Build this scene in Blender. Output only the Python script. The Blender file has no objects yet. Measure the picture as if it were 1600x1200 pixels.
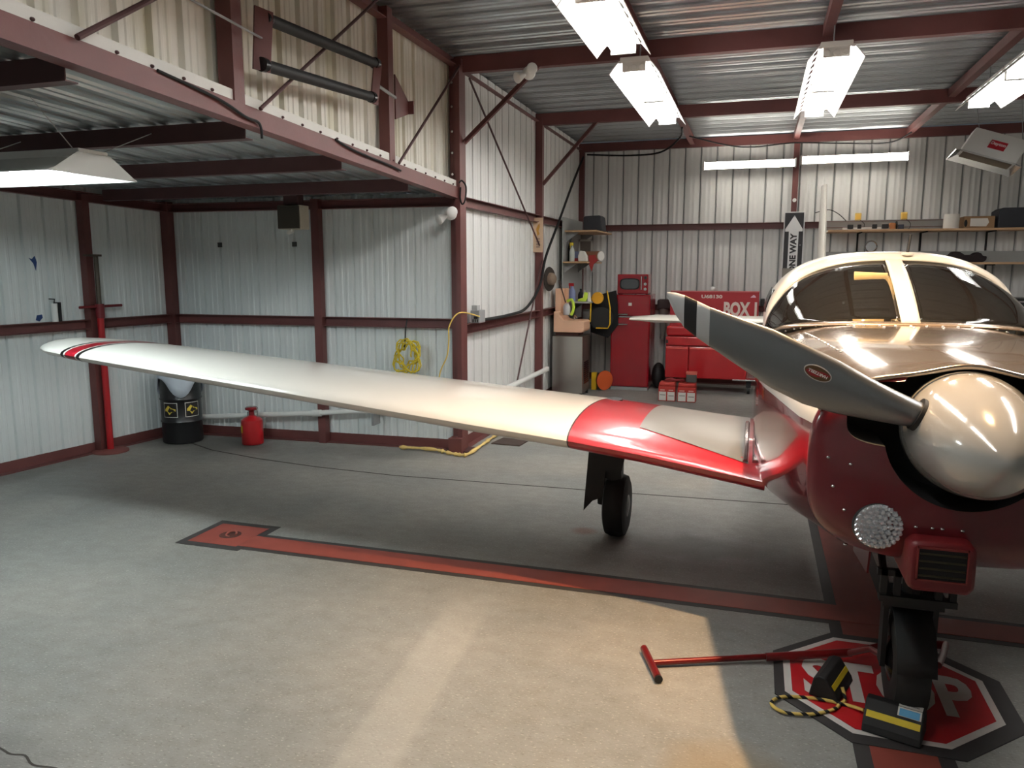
import bpy, math, random
from mathutils import Vector, Matrix
random.seed(7)
S = bpy.context.scene
COL = S.collection
R = math.radians
V = Vector

# ------------------------------------------------------------------ camera, world, exposure
cam = bpy.data.cameras.new('camera')
cam.sensor_width = 36.0
cam.lens = 36.0 * 1210.0 / 1600.0
cam.clip_start = 0.05
camo = bpy.data.objects.new('camera', cam)
COL.objects.link(camo)
camo.location = (0, 0, 1.85)
camo.rotation_euler = (R(90 - 8.5), 0, R(17.4))
S.camera = camo

w = bpy.data.worlds.new('world')
S.world = w
w.use_nodes = True
w.node_tree.nodes['Background'].inputs[0].default_value = (0.8, 0.9, 1.0, 1)
w.node_tree.nodes['Background'].inputs[1].default_value = 0.05
S.view_settings.view_transform = 'Standard'
S.view_settings.look = 'None'
S.view_settings.gamma = 1.0
S.view_settings.use_curve_mapping = False
S.view_settings.exposure = 0.22
TUBE = 27.0          # tube radiance
TUBE_COOL = 95.0
WARM_W = 640.0

# ------------------------------------------------------------------ materials
def srgb(r, g, b):
    f = lambda c: (c / 255 / 12.92) if c <= 10.3 else ((c / 255 + 0.055) / 1.055) ** 2.4
    return (f(r), f(g), f(b), 1)

MATS = {}
def mat(name, col, rough=0.5, metal=0.0, var=0.0, vscale=6.0, bump=0.0, bscale=60.0, coat=0.0, spec=0.5, stretch=(1, 1, 1), rvar=0.0):
    if name in MATS: return MATS[name]
    m = bpy.data.materials.new(name); m.use_nodes = True
    nt = m.node_tree; b = nt.nodes['Principled BSDF']
    b.inputs['Base Color'].default_value = col
    b.inputs['Roughness'].default_value = rough
    b.inputs['Metallic'].default_value = metal
    b.inputs['Coat Weight'].default_value = coat
    b.inputs['Coat Roughness'].default_value = 0.04
    b.inputs['Specular IOR Level'].default_value = spec
    if var or bump or rvar:
        tc = nt.nodes.new('ShaderNodeTexCoord'); mp = nt.nodes.new('ShaderNodeMapping')
        mp.inputs['Scale'].default_value = stretch
        nt.links.new(tc.outputs['Object'], mp.inputs[0])
        n = nt.nodes.new('ShaderNodeTexNoise'); n.inputs['Scale'].default_value = vscale; n.inputs['Detail'].default_value = 4
        nt.links.new(mp.outputs[0], n.inputs[0])
    if var:
        mx = nt.nodes.new('ShaderNodeMix'); mx.data_type = 'RGBA'
        mx.inputs[6].default_value = tuple(c * (1 - var) for c in col[:3]) + (1,)
        mx.inputs[7].default_value = tuple(min(1, c * (1 + var)) for c in col[:3]) + (1,)
        nt.links.new(n.outputs[0], mx.inputs[0]); nt.links.new(mx.outputs[2], b.inputs['Base Color'])
    if rvar:
        mr = nt.nodes.new('ShaderNodeMapRange')
        mr.inputs[3].default_value = max(0, rough - rvar); mr.inputs[4].default_value = min(1, rough + rvar)
        nt.links.new(n.outputs[0], mr.inputs[0]); nt.links.new(mr.outputs[0], b.inputs['Roughness'])
    if bump:
        n2 = nt.nodes.new('ShaderNodeTexNoise'); n2.inputs['Scale'].default_value = bscale; n2.inputs['Detail'].default_value = 3
        nt.links.new(mp.outputs[0], n2.inputs[0])
        bp = nt.nodes.new('ShaderNodeBump'); bp.inputs['Strength'].default_value = bump; bp.inputs['Distance'].default_value = 0.01
        nt.links.new(n2.outputs[0], bp.inputs['Height']); nt.links.new(bp.outputs[0], b.inputs['Normal'])
    MATS[name] = m
    return m

def emat(name, col, strength):
    m = bpy.data.materials.new(name); m.use_nodes = True
    b = m.node_tree.nodes['Principled BSDF']
    b.inputs['Base Color'].default_value = (0.9, 0.9, 0.9, 1)
    b.inputs['Emission Color'].default_value = col
    b.inputs['Emission Strength'].default_value = strength
    MATS[name] = m
    return m

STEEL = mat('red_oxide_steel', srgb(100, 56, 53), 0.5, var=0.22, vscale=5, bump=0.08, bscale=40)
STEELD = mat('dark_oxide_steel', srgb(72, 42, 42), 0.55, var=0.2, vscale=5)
WALLM = mat('wall_sheet_grey', srgb(216, 222, 221), 0.45, var=0.035, vscale=2, stretch=(2, 2, .4))
WALLT = mat('wall_sheet_tail', srgb(218, 218, 215), 0.45, var=0.03, vscale=2, stretch=(2, 2, .4))
GALV = mat('galvanised_sheet', srgb(176, 180, 183), 0.31, metal=0.8, var=0.08, vscale=2, stretch=(.4, 2, 1), rvar=.05)
GALVS = mat('galvanised_soffit', srgb(165, 174, 176), 0.36, metal=0.7, var=0.1, vscale=2, stretch=(2, .4, 1))
WHITEM = mat('white_enamel', srgb(228, 228, 224), 0.4)
FLASH = mat('white_flashing', srgb(205, 203, 196), 0.5, var=0.08, vscale=8)
BLACK = mat('black_rubber', srgb(26, 26, 27), 0.6, var=0.3, vscale=10)
BLACKG = mat('black_gloss', srgb(20, 20, 22), 0.25)
DARK = mat('dark_matte', srgb(16, 16, 17), 0.8)
CHROME = mat('bright_metal', srgb(205, 205, 205), 0.2, metal=1.0)
GREYM = mat('grey_plastic', srgb(140, 142, 142), 0.5)
REDP = mat('red_enamel', srgb(168, 24, 30), 0.3, coat=0.3)
REDG = mat('dark_red_gloss', srgb(128, 14, 24), 0.25, coat=0.6, spec=.6)
YEL = mat('yellow_plastic', srgb(225, 180, 30), 0.5)
YELV = mat('yellow_vinyl', srgb(206, 182, 40), 0.45)
LIME = mat('lime_plastic', srgb(190, 220, 70), 0.5)
WOOD = mat('shelf_wood', srgb(186, 150, 112), 0.55, var=0.25, vscale=5, stretch=(1, 8, 8))
BEIGE = mat('beige_plastic', srgb(222, 178, 148), 0.5, var=0.05)
STAIN = mat('stainless', srgb(196, 195, 190), 0.27, metal=1.0)
CARDB = mat('cardboard', srgb(150, 118, 84), 0.8, var=0.1)
PVC = mat('white_pvc', srgb(225, 226, 222), 0.4)
FOAM = mat('yellow_foam', srgb(214, 186, 116), 0.9, var=0.2, vscale=30, bump=.4, bscale=80)
BLUE = mat('blue_cloth', srgb(38, 84, 160), 0.7)
CLOTH = mat('white_cloth', srgb(190, 200, 210), 0.8, var=.06)
PAPER = mat('paper', srgb(225, 222, 215), 0.8)
BOARD = mat('grey_board', srgb(160, 162, 160), 0.6, var=.06)
TUBEM = emat('tube_white', (1.0, 0.99, 0.97, 1), TUBE)
TUBEC = emat('tube_cool', (0.84, 0.97, 1.0, 1), TUBE_COOL)
TUBEW = emat('tube_warm', (1.0, 0.94, 0.84, 1), TUBE * 1.3)

# ------------------------------------------------------------------ mesh builder (world coordinates)
class MB:
    def __init__(s): s.v = []; s.f = []; s.mi = []
    def add(s, vs, fs, mi=0):
        o = len(s.v); s.v += [tuple(p) for p in vs]; s.f += [tuple(i + o for i in f) for f in fs]; s.mi += [mi] * len(fs); return s
    def box(s, x0, x1, y0, y1, z0, z1, mi=0):
        vs = [(x, y, z) for z in (z0, z1) for y in (y0, y1) for x in (x0, x1)]
        return s.add(vs, [(0, 2, 3, 1), (4, 5, 7, 6), (0, 1, 5, 4), (2, 6, 7, 3), (0, 4, 6, 2), (1, 3, 7, 5)], mi)
    def obox(s, c, ex, ey, ez, mi=0):      # oriented box: centre and half vectors
        c, ex, ey, ez = V(c), V(ex), V(ey), V(ez)
        vs = [c + ex * a + ey * b + ez * d for d in (-1, 1) for b in (-1, 1) for a in (-1, 1)]
        return s.add(vs, [(0, 2, 3, 1), (4, 5, 7, 6), (0, 1, 5, 4), (2, 6, 7, 3), (0, 4, 6, 2), (1, 3, 7, 5)], mi)
    def loft(s, rings, cap=True, closed=True, mi=0):
        n = len(rings[0]); vs = [p for r in rings for p in r]; fs = []
        for i in range(len(rings) - 1):
            for j in range(n if closed else n - 1):
                k = (j + 1) % n
                fs.append((i * n + j, i * n + k, (i + 1) * n + k, (i + 1) * n + j))
        if cap:
            fs.append(tuple(range(n - 1, -1, -1))); fs.append(tuple((len(rings) - 1) * n + j for j in range(n)))
        return s.add(vs, fs, mi)
    def tube(s, pts, r, n=8, cap=True, mi=0):
        pts = [V(p) for p in pts]; rr = r if isinstance(r, (list, tuple)) else [r] * len(pts)
        rings = []; t0 = (pts[1] - pts[0]).normalized()
        a = t0.cross(V((0, 0, 1)));  a = a if a.length > 1e-3 else t0.cross(V((1, 0, 0))); a.normalize()
        for i, p in enumerate(pts):
            t = (pts[min(i + 1, len(pts) - 1)] - pts[max(i - 1, 0)]).normalized()
            a = (a - t * a.dot(t)).normalized(); b = t.cross(a)
            rings.append([p + (a * math.cos(6.28318 * k / n) + b * math.sin(6.28318 * k / n)) * rr[i] for k in range(n)])
        return s.loft(rings, cap, mi=mi)
    def cyl(s, p, q, r, r2=None, n=20, mi=0): return s.tube([p, q], [r, r if r2 is None else r2], n, mi=mi)
    def lathe(s, prof, o, axis=(0, 0, 1), n=28, cap=True, mi=0):
        o = V(o); t = V(axis).normalized(); a = t.cross(V((0, 0, 1))); a = a if a.length > 1e-3 else V((1, 0, 0)); a.normalize(); b = t.cross(a)
        rings = [[o + t * h + (a * math.cos(6.28318 * k / n) + b * math.sin(6.28318 * k / n)) * max(r, 1e-4) for k in range(n)] for r, h in prof]
        return s.loft(rings, cap, mi=mi)
    def prism(s, poly, o, u, v, wv, mi=0):     # polygon (a,b) in u,v extruded by wv
        o, u, v, wv = V(o), V(u), V(v), V(wv)
        r0 = [o + u * a + v * b for a, b in poly]
        return s.loft([r0, [p + wv for p in r0]], True, mi=mi)
    def ell(s, c, r, nu=16, nv=10, mi=0):
        rings = []
        for i in range(nv + 1):
            t = math.pi * i / nv; q = max(math.sin(t), 1e-3)
            rings.append([(c[0] + r[0] * q * math.cos(6.28318 * k / nu), c[1] + r[1] * q * math.sin(6.28318 * k / nu), c[2] - r[2] * math.cos(t)) for k in range(nu)])
        return s.loft(rings, True, mi=mi)
    def chan(s, p, q, h, wd, t=0.012, up=(0, 0, 1), flip=1, kind='C', mi=0):   # steel channel / H beam
        p, q, up = V(p), V(q), V(up); d = q - p; sd = d.cross(up).normalized() * flip; u = sd.cross(d).normalized() * flip
        if u.dot(up) < 0: u = -u
        H, W = h / 2, wd / 2
        if kind == 'C': poly = [(-W, -H), (W, -H), (W, -H + t), (-W + t, -H + t), (-W + t, H - t), (W, H - t), (W, H), (-W, H)]
        elif kind == 'H': poly = [(-W, -H), (W, -H), (W, -H + t), (t / 2, -H + t), (t / 2, H - t), (W, H - t), (W, H), (-W, H), (-W, H - t), (-t / 2, H - t), (-t / 2, -H + t), (-W, -H + t)]
        elif kind == 'L': poly = [(-W, -H), (W, -H), (W, -H + t), (-W + t, -H + t), (-W + t, H), (-W, H)]
        else: poly = [(-W, -H), (W, -H), (W, H), (-W, H)]
        return s.prism(poly, p, sd, u, d, mi)

WORLD = {}
def wl(o): return WORLD.get(o, V((0, 0, 0)))
def link(o, parent):
    COL.objects.link(o)
    if parent: o.parent = parent
def thing(name, label, cat, loc, group=None, kind=None):
    o = bpy.data.objects.new(name, None); o.empty_display_size = .1
    COL.objects.link(o); o.location = loc; WORLD[o] = V(loc)
    if label: o['label'] = label
    if cat: o['category'] = cat
    if group: o['group'] = group
    if kind: o['kind'] = kind
    return o
def part(name, mb, m, parent=None, smooth=None, bevel=0, label=None, loc=None, sub=0, solid=0):
    me = bpy.data.meshes.new(name)
    org = wl(parent) if parent else (V(loc) if loc else V((0, 0, 0)))
    me.from_pydata([tuple(V(p) - org) for p in mb.v], [], mb.f)
    for mm in (m if isinstance(m, (list, tuple)) else [m]): me.materials.append(mm)
    me.polygons.foreach_set('material_index', mb.mi)
    import bmesh
    bm = bmesh.new(); bm.from_mesh(me); bmesh.ops.recalc_face_normals(bm, faces=bm.faces); bm.to_mesh(me); bm.free()
    if smooth is not None:
        me.polygons.foreach_set('use_smooth', [True] * len(me.polygons)); me.set_sharp_from_angle(angle=R(smooth))
    o = bpy.data.objects.new(name, me); link(o, parent)
    if not parent and loc: o.location = loc
    WORLD[o] = org
    if bevel:
        b = o.modifiers.new('bevel', 'BEVEL'); b.width = bevel; b.segments = 2; b.limit_method = 'ANGLE'; b.angle_limit = R(40)
    if solid:
        b = o.modifiers.new('solid', 'SOLIDIFY'); b.thickness = solid; b.offset = 0
    if sub:
        b = o.modifiers.new('sub', 'SUBSURF'); b.levels = sub; b.render_levels = sub
    if label: o['label'] = label
    return o
def tag(o, label, cat, group=None):
    o['label'] = label; o['category'] = cat
    if group: o['group'] = group
    return o
def single(name, label, cat, mb, m, loc, smooth=None, bevel=0, group=None, solid=0, sub=0):
    return tag(part(name, mb, m, None, smooth, bevel, loc=loc, solid=solid, sub=sub), label, cat, group)
def dup(root, delta, label=None, rotz=None):
    r = root.copy(); COL.objects.link(r); r.location = root.location + V(delta); WORLD[r] = V(r.location)
    if label: r['label'] = label
    if rotz is not None: r.rotation_euler.z = rotz
    for ch in list(root.children):
        c = ch.copy(); COL.objects.link(c); c.parent = r
        for g in ch.children:
            d = g.copy(); COL.objects.link(d); d.parent = c
    return r
def text(name, s, size, o, xd, yd, m, parent, ext=0.002, align='CENTER', fit=None, bold=.045):
    cu = bpy.data.curves.new('t', 'FONT'); cu.body = s; cu.size = size; cu.align_x = align; cu.align_y = 'CENTER'; cu.resolution_u = 3; cu.offset = size * bold
    to = bpy.data.objects.new('t', cu); COL.objects.link(to)
    bpy.context.view_layer.update()
    me0 = bpy.data.meshes.new_from_object(to.evaluated_get(bpy.context.evaluated_depsgraph_get()))
    xd, yd = V(xd).normalized(), V(yd).normalized(); nd = xd.cross(yd); o = V(o)
    vs = [tuple(v.co) for v in me0.vertices]; fs = [tuple(p.vertices) for p in me0.polygons]
    bpy.data.objects.remove(to); bpy.data.curves.remove(cu)
    sx = sy = 1
    if fit:
        wx = max(v[0] for v in vs) - min(v[0] for v in vs); wy = max(v[1] for v in vs) - min(v[1] for v in vs)
        sx, sy = fit[0] / wx, fit[1] / wy
        cx = (max(v[0] for v in vs) + min(v[0] for v in vs)) / 2; cy = (max(v[1] for v in vs) + min(v[1] for v in vs)) / 2
        vs = [(v[0] - cx, v[1] - cy, 0) for v in vs]
    mb = MB(); mb.add([o + xd * v[0] * sx + yd * v[1] * sy + nd * ext for v in vs], fs)
    me = part(name, mb, m, parent)
    bpy.data.meshes.remove(me0)
    return me
def smooth_path(pts, n=8):
    pts = [V(p) for p in pts]; out = []
    for i in range(len(pts) - 1):
        p0, p1, p2, p3 = pts[max(i - 1, 0)], pts[i], pts[i + 1], pts[min(i + 2, len(pts) - 1)]
        for k in range(n):
            t_ = k / n; out.append(.5 * ((2 * p1) + (p2 - p0) * t_ + (2 * p0 - 5 * p1 + 4 * p2 - p3) * t_ * t_ + (3 * p1 - p0 - 3 * p2 + p3) * t_ ** 3))
    out.append(pts[-1]); return out
# ------------------------------------------------------------------ structure: floor
def floor_mat():
    m = bpy.data.materials.new('concrete_floor'); m.use_nodes = True
    nt = m.node_tree; N = nt.nodes; Lk = nt.links.new; b = N['Principled BSDF']
    tc = N.new('ShaderNodeTexCoord')
    def noise(sc, det=5, st=(1, 1, 1)):
        mp = N.new('ShaderNodeMapping'); mp.inputs['Scale'].default_value = st; Lk(tc.outputs['Object'], mp.inputs[0])
        n = N.new('ShaderNodeTexNoise'); n.inputs['Scale'].default_value = sc; n.inputs['Detail'].default_value = det; Lk(mp.outputs[0], n.inputs[0]); return n.outputs[0]
    def ramp(x, a, c):
        r = N.new('ShaderNodeMapRange'); r.inputs[1].default_value = a; r.inputs[2].default_value = c; r.clamp = True; Lk(x, r.inputs[0]); return r.outputs[0]
    def mix(fac, A, B, mode='MIX'):
        x = N.new('ShaderNodeMix'); x.data_type = 'RGBA'; x.blend_type = mode
        if isinstance(fac, float): x.inputs[0].default_value = fac
        else: Lk(fac, x.inputs[0])
        for i, q in ((6, A), (7, B)):
            if isinstance(q, tuple): x.inputs[i].default_value = q
            else: Lk(q, x.inputs[i])
        return x.outputs[2]
    def mth(op, a, c):
        x = N.new('ShaderNodeMath'); x.operation = op
        for i, q in ((0, a), (1, c)):
            if isinstance(q, (int, float)): x.inputs[i].default_value = q
            else: Lk(q, x.inputs[i])
        return x.outputs[0]
    base = mix(ramp(noise(1.1), .35, .65), srgb(130, 132, 130), srgb(148, 147, 142))
    base = mix(ramp(noise(9, 6, (1, 1.4, 1)), .3, .7), base, mix(1.0, base, srgb(236, 234, 231), 'MULTIPLY'))
    speck = ramp(noise(48, 4, (1, 2.6, 1)), .58, .66)
    base = mix(mth('MULTIPLY', speck, .42), base, srgb(96, 91, 86))
    lspeck = ramp(noise(62, 3, (1, 2, 1)), .60, .68)
    base = mix(mth('MULTIPLY', lspeck, .35), base, srgb(205, 200, 190))
    scr = ramp(noise(14, 4, (1, 6, 1)), .68, .74)
    base = mix(mth('MULTIPLY', scr, .4), base, srgb(108, 103, 98))
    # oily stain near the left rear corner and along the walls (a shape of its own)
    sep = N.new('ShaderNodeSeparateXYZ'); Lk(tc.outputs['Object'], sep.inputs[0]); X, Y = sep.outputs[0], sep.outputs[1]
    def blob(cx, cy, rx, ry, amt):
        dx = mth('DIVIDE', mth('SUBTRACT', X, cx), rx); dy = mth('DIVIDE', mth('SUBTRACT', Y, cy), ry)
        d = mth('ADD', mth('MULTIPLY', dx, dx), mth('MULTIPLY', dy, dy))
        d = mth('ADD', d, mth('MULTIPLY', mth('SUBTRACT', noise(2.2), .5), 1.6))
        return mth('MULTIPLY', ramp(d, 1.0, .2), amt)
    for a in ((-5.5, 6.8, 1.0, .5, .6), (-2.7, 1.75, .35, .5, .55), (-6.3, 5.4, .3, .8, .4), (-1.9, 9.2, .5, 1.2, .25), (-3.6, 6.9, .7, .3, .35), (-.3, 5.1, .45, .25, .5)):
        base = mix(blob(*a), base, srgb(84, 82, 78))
    base = mix(blob(-.02, 2.75, .28, .25, .5), base, srgb(128, 108, 70))
    base = mix(blob(-1.1, 5.2, .12, .1, .55), base, srgb(120, 66, 48))
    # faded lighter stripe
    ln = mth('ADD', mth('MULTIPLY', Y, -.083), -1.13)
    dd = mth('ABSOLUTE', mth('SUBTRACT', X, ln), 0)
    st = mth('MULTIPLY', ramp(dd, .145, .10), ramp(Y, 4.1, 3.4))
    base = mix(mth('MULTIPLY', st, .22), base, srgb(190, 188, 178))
    Lk(base, b.inputs['Base Color'])
    b.inputs['Roughness'].default_value = .62
    bp = N.new('ShaderNodeBump'); bp.inputs['Strength'].default_value = .35; bp.inputs['Distance'].default_value = .006
    Lk(noise(60, 4, (1, 2, 1)), bp.inputs['Height']); Lk(bp.outputs[0], b.inputs['Normal'])
    return m
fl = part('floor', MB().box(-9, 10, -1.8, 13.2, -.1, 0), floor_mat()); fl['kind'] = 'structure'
CRACK = mat('crack_dark', srgb(58, 54, 50), .9)
def strip(pts, wd, z=.0012):
    mb = MB(); P = [V((x, y, 0)) for x, y in pts]; L = []; Rr = []
    for i, p in enumerate(P):
        t = (P[min(i + 1, len(P) - 1)] - P[max(i - 1, 0)]).normalized(); n = V((-t.y, t.x, 0))
        L.append(p + n * wd / 2 + V((0, 0, z))); Rr.append(p - n * wd / 2 + V((0, 0, z)))
    vs = L + Rr; n = len(P)
    mb.add(vs, [(i, i + 1, n + i + 1, n + i) for i in range(n - 1)])
    return mb
jp = [(-6.0, 6.85), (-5.278, 6.5), (-4.6, 6.33), (-3.88, 6.22), (-3.03, 6.16), (-2, 6.2), (-.85, 6.24), (.31, 6.3), (1.4, 6.33), (3.2, 6.36)]
part('floor_joint', strip(jp, .022), CRACK, fl)
cp = [(-2.95, 2.09), (-2.73, 2.05), (-2.66, 2.035), (-2.6, 2.045), (-2.52, 2.01), (-2.42, 2.02), (-2.35, 1.99), (-2.2, 1.95), (-2.0, 1.93)]
part('floor_crack', strip([(q.x, q.y) for q in smooth_path([(a_, b_, 0) for a_, b_ in cp], 4)], .009), CRACK, fl)

# ------------------------------------------------------------------ structure: corrugated walls and roofs
def sheets(parent, O, U, Vd, N, width, m, name='wall_sheet', pitch=.225, per=4, depth=.024, groove=.030, minor=.006):
    O, U, Vd, N = V(O), V(U).normalized(), V(Vd), V(N).normalized()
    sw = pitch * per; u = 0.0
    cache = {}
    while u < width - 1e-4:
        wd = min(sw, width - u); prof = []
        k = 0
        for i in range(int(math.ceil(wd / pitch - 1e-6))):
            b = i * pitch
            q = (pitch - groove) / 3
            pts = [(b, 0)]
            for j in (1, 2):
                c = b + q * j; pts += [(c - .018, 0), (c - .010, minor), (c + .010, minor), (c + .018, 0)]
            g = b + pitch - groove
            pts += [(g, 0), (g + .010, -depth), (g + groove - .010, -depth)]
            prof += pts
        prof.append((wd, 0)); prof = [(min(a, wd), h) for a, h in prof]
        off = random.uniform(-.0015, .0015)
        mb = MB(); vs = []
        for a, h in prof:
            p = O + U * (u + a) + N * (h + off); vs += [p, p + Vd]
        mb.add(vs, [(2 * i, 2 * i + 1, 2 * i + 3, 2 * i + 2) for i in range(len(prof) - 1)])
        part(name, mb, m, parent, smooth=25)
        u += sw
def wall(nm, p0, p1, z0, z1, m, N, z1b=None, girts=(), base=True):
    W = thing(nm, None, None, (p0[0], p0[1], 0), kind='structure')
    d = V((p1[0] - p0[0], p1[1] - p0[1], 0))
    sheets(W, (p0[0], p0[1], z0), d, (0, 0, z1 - z0), N, d.length, m, **(dict(pitch=.245, groove=.036, depth=.032, minor=.0035) if m is WALLT else {}))
    n = V(N)
    for z in girts:
        a = V((p0[0], p0[1], z)) + n * .045; c = V((p1[0], p1[1], z)) + n * .045
        part('girt', MB().chan(a, c, .095, .07, .006), STEEL, W)
    if base:
        a = V((p0[0], p0[1], .05)) + n * .04; c = V((p1[0], p1[1], .05)) + n * .04
        part('base_channel', MB().chan(a, c, .10, .08, .008, kind='L'), STEEL, W)
    # backing skin outside the sheets keeps daylight out
    part('backing', MB().prism([(0, 0), (d.length, 0), (d.length, z1 - z0), (0, z1 - z0)], V((p0[0], p0[1], z0)) - n * .03, d.normalized(), (0, 0, 1), -n * .03), GREYM, W)
    return W
XT, YP, YB, ZR = -2.86, 7.3, 12.86, 3.86
XR = 4.22
CL = (-6.22, 7.15)             # left rear corner of the wing bay
LF = (-7.35, -1.6)
wall('wall_back', (XT, YB), (XR, YB), 0, ZR, WALLT, (0, -1, 0), girts=(1.22, 2.5))
wall('wall_tail_left', (XT, YP), (XT, YB), 0, ZR, WALLT, (1, 0, 0), girts=(1.24, 2.5))
wall('wall_wing_back', CL, (XT, YP), 0, 2.585, WALLM, (.04, -1, 0), girts=(1.30,))
dl = V((CL[0] - LF[0], CL[1] - LF[1], 0)).normalized(); nl = (dl.y, -dl.x, 0)
wall('wall_left', LF, CL, 0, 2.95, WALLM, nl, girts=(1.30,))
wall('wall_front', (-9, -1.62), (10, -1.62), 0, ZR, WALLM, (0, 1, 0), girts=(1.3, 2.5), base=False)
wall('wall_tail_right', (XR, YP), (XR, YB), 0, ZR, WALLT, (-1, 0, 0), girts=(1.24, 2.5))
wall('wall_wing_back_right', (XR, YP), (8.2, YP), 0, 2.62, WALLM, (0, -1, 0), girts=(1.3,))
wall('wall_right', (8.2, YP), (8.2, -1.6), 0, 2.98, WALLM, (-1, 0, 0), girts=(1.3,))

# stained tan sheet for the upper side wall
def tan_mat():
    m = mat('stained_white_sheet', srgb(224, 220, 208), .55, var=.05, vscale=3, stretch=(6, 6, .4))
    nt = m.node_tree; b = nt.nodes['Principled BSDF']; src = b.inputs['Base Color'].links[0].from_socket
    tc = nt.nodes.new('ShaderNodeTexCoord'); mp = nt.nodes.new('ShaderNodeMapping'); mp.inputs['Scale'].default_value = (3, 3.2, .12)
    n = nt.nodes.new('ShaderNodeTexNoise'); n.inputs['Scale'].default_value = 1.6; n.inputs['Detail'].default_value = 3
    nt.links.new(tc.outputs['Object'], mp.inputs[0]); nt.links.new(mp.outputs[0], n.inputs[0])
    r = nt.nodes.new('ShaderNodeMapRange'); r.inputs[1].default_value = .5; r.inputs[2].default_value = .66; r.inputs[4].default_value = .38
    nt.links.new(n.outputs[0], r.inputs[0])
    mx = nt.nodes.new('ShaderNodeMix'); mx.data_type = 'RGBA'; nt.links.new(r.outputs[0], mx.inputs[0]); nt.links.new(src, mx.inputs[6]); mx.inputs[7].default_value = srgb(176, 166, 112)
    nt.links.new(mx.outputs[2], b.inputs['Base Color'])
    return m
TAN = tan_mat()
def zf(y): return 2.515 + (YP - y) * .0417        # bottom of the sloping fascia
U1 = thing('wall_upper_left', None, None, (XT, 2, 2.7), kind='structure')
sheets(U1, (XT - .06, -1.6, zf(-1.6) + .07), (0, 1, -.0417), (0, 0, ZR - zf(YP) - .06), (1, 0, 0), (YP + 1.6) * 1.0009, TAN, depth=.032, groove=.06, minor=.006)
part('backing', MB().box(XT - .14, XT - .1, -1.6, YP, zf(-1.6) + .1, ZR), GREYM, U1)
part('flashing', MB().prism([(-1.6, zf(-1.6) + .10), (YP, zf(YP) + .10), (YP, zf(YP) + .165), (-1.6, zf(-1.6) + .165)], (XT + .045, 0, 0), (0, 1, 0), (0, 0, 1), (.012, 0, 0)), FLASH, U1)
scr = MB()
for k in range(26):
    y = 1.9 + k * .215; scr.ell((XT + .059, y, zf(y) + .118), (.012, .011, .009), 8, 5)
o = part('screw_heads', scr, STEELD, U1); o['kind'] = 'stuff'
U2 = thing('wall_upper_right', None, None, (XR, 2, 2.7), kind='structure')
sheets(U2, (XR + .06, -1.6, zf(-1.6) + .07), (0, 1, -.0417), (0, 0, ZR - zf(YP) - .06), (-1, 0, 0), (YP + 1.6) * 1.0009, TAN, depth=.032, groove=.06, minor=.006)

# main roof: ribs run along X
CE = thing('ceiling', None, None, (XT, -1.6, ZR), kind='structure')
sheets(CE, (XT - .12, -1.6, ZR + .02), (0, 1, 0), (XR - XT + .24, 0, 0), (0, 0, -1), YB + 1.6, GALV, name='roof_sheet', pitch=.29, per=3, depth=.045, groove=.05, minor=.012)
part('backing', MB().box(XT - .2, XR + .2, -1.7, YB + .1, ZR + .06, ZR + .09), GREYM, CE)
# wing-bay roof: ribs run front to back, falling to the rear
C2 = thing('ceiling_wing_left', None, None, (XT, -1.6, 2.9), kind='structure')
sheets(C2, (-7.7, -1.6, zf(-1.6) + .075), (1, 0, 0), (0, YP + 1.6, zf(YP) - zf(-1.6)), (0, 0, -1), 7.7 + XT, GALVS, name='roof_sheet', pitch=.29, per=3, depth=.045, groove=.05, minor=.014)
part('backing', MB().prism([(-1.6, zf(-1.6) + .11), (YP, zf(YP) + .11), (YP, zf(YP) + .14), (-1.6, zf(-1.6) + .14)], (-7.8, 0, 0), (0, 1, 0), (0, 0, 1), (7.8 + XT - .1, 0, 0)), GREYM, C2)
C3 = thing('ceiling_wing_right', None, None, (XR, -1.6, 2.9), kind='structure')
sheets(C3, (XR, -1.6, zf(-1.6) + .075), (1, 0, 0), (0, YP + 1.6, zf(YP) - zf(-1.6)), (0, 0, -1), 4.0, GALVS, name='roof_sheet', pitch=.29, per=3, depth=.045, groove=.05, minor=.014)

# ------------------------------------------------------------------ steel frame, one object per member
def member(name, label, cat, p, q, h, wd, t=.01, kind='C', up=(0, 0, 1), m=None, flip=1, group=None, extra=None):
    mb = MB().chan(p, q, h, wd, t, up, flip, kind)
    if extra: extra(mb)
    return single(name, label, cat, mb, m or STEEL, p, group=group)
# columns
cm = thing('steel_column', 'tall rust-red column where wing bay wall meets tail bay wall', 'column', (XT, YP, 0))
part('web', MB().chan((XT + .03, YP - .03, 0), (XT + .03, YP - .03, 3.82), .11, .12, .01, up=(0, 1, 0), kind='C'), STEEL, cm)
part('angle', MB().chan((XT + .07, YP - .12, 0), (XT + .07, YP - .12, 3.75), .06, .05, .006, up=(0, 1, 0), kind='L'), STEEL, cm)
for z in (2.75, 2.95, 3.15, 3.38, 3.6):
    part('bolt', MB().cyl((XT + .0, YP - .092, z), (XT + .0, YP - .105, z), .012, n=8), CHROME, cm)
part('base_plate', MB().box(XT - .08, XT + .16, YP - .16, YP + .06, 0, .02), STEELD, cm)
part('base_block', MB().box(XT - .03, XT + .11, YP - .22, YP - .1, 0, .16), STEEL, cm)
member('steel_column', 'rust-red column midway along the tail bay side wall', 'column', (XT + .05, 10.2, 0), (XT + .05, 10.2, 3.8), .09, .09, .008, up=(0, 1, 0))
member('steel_column', 'slim rust-red corner column behind the black box shelf', 'column', (XT + .05, YB - .05, 0), (XT + .05, YB - .05, 3.8), .08, .08, .008, up=(0, 1, 0))
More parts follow.
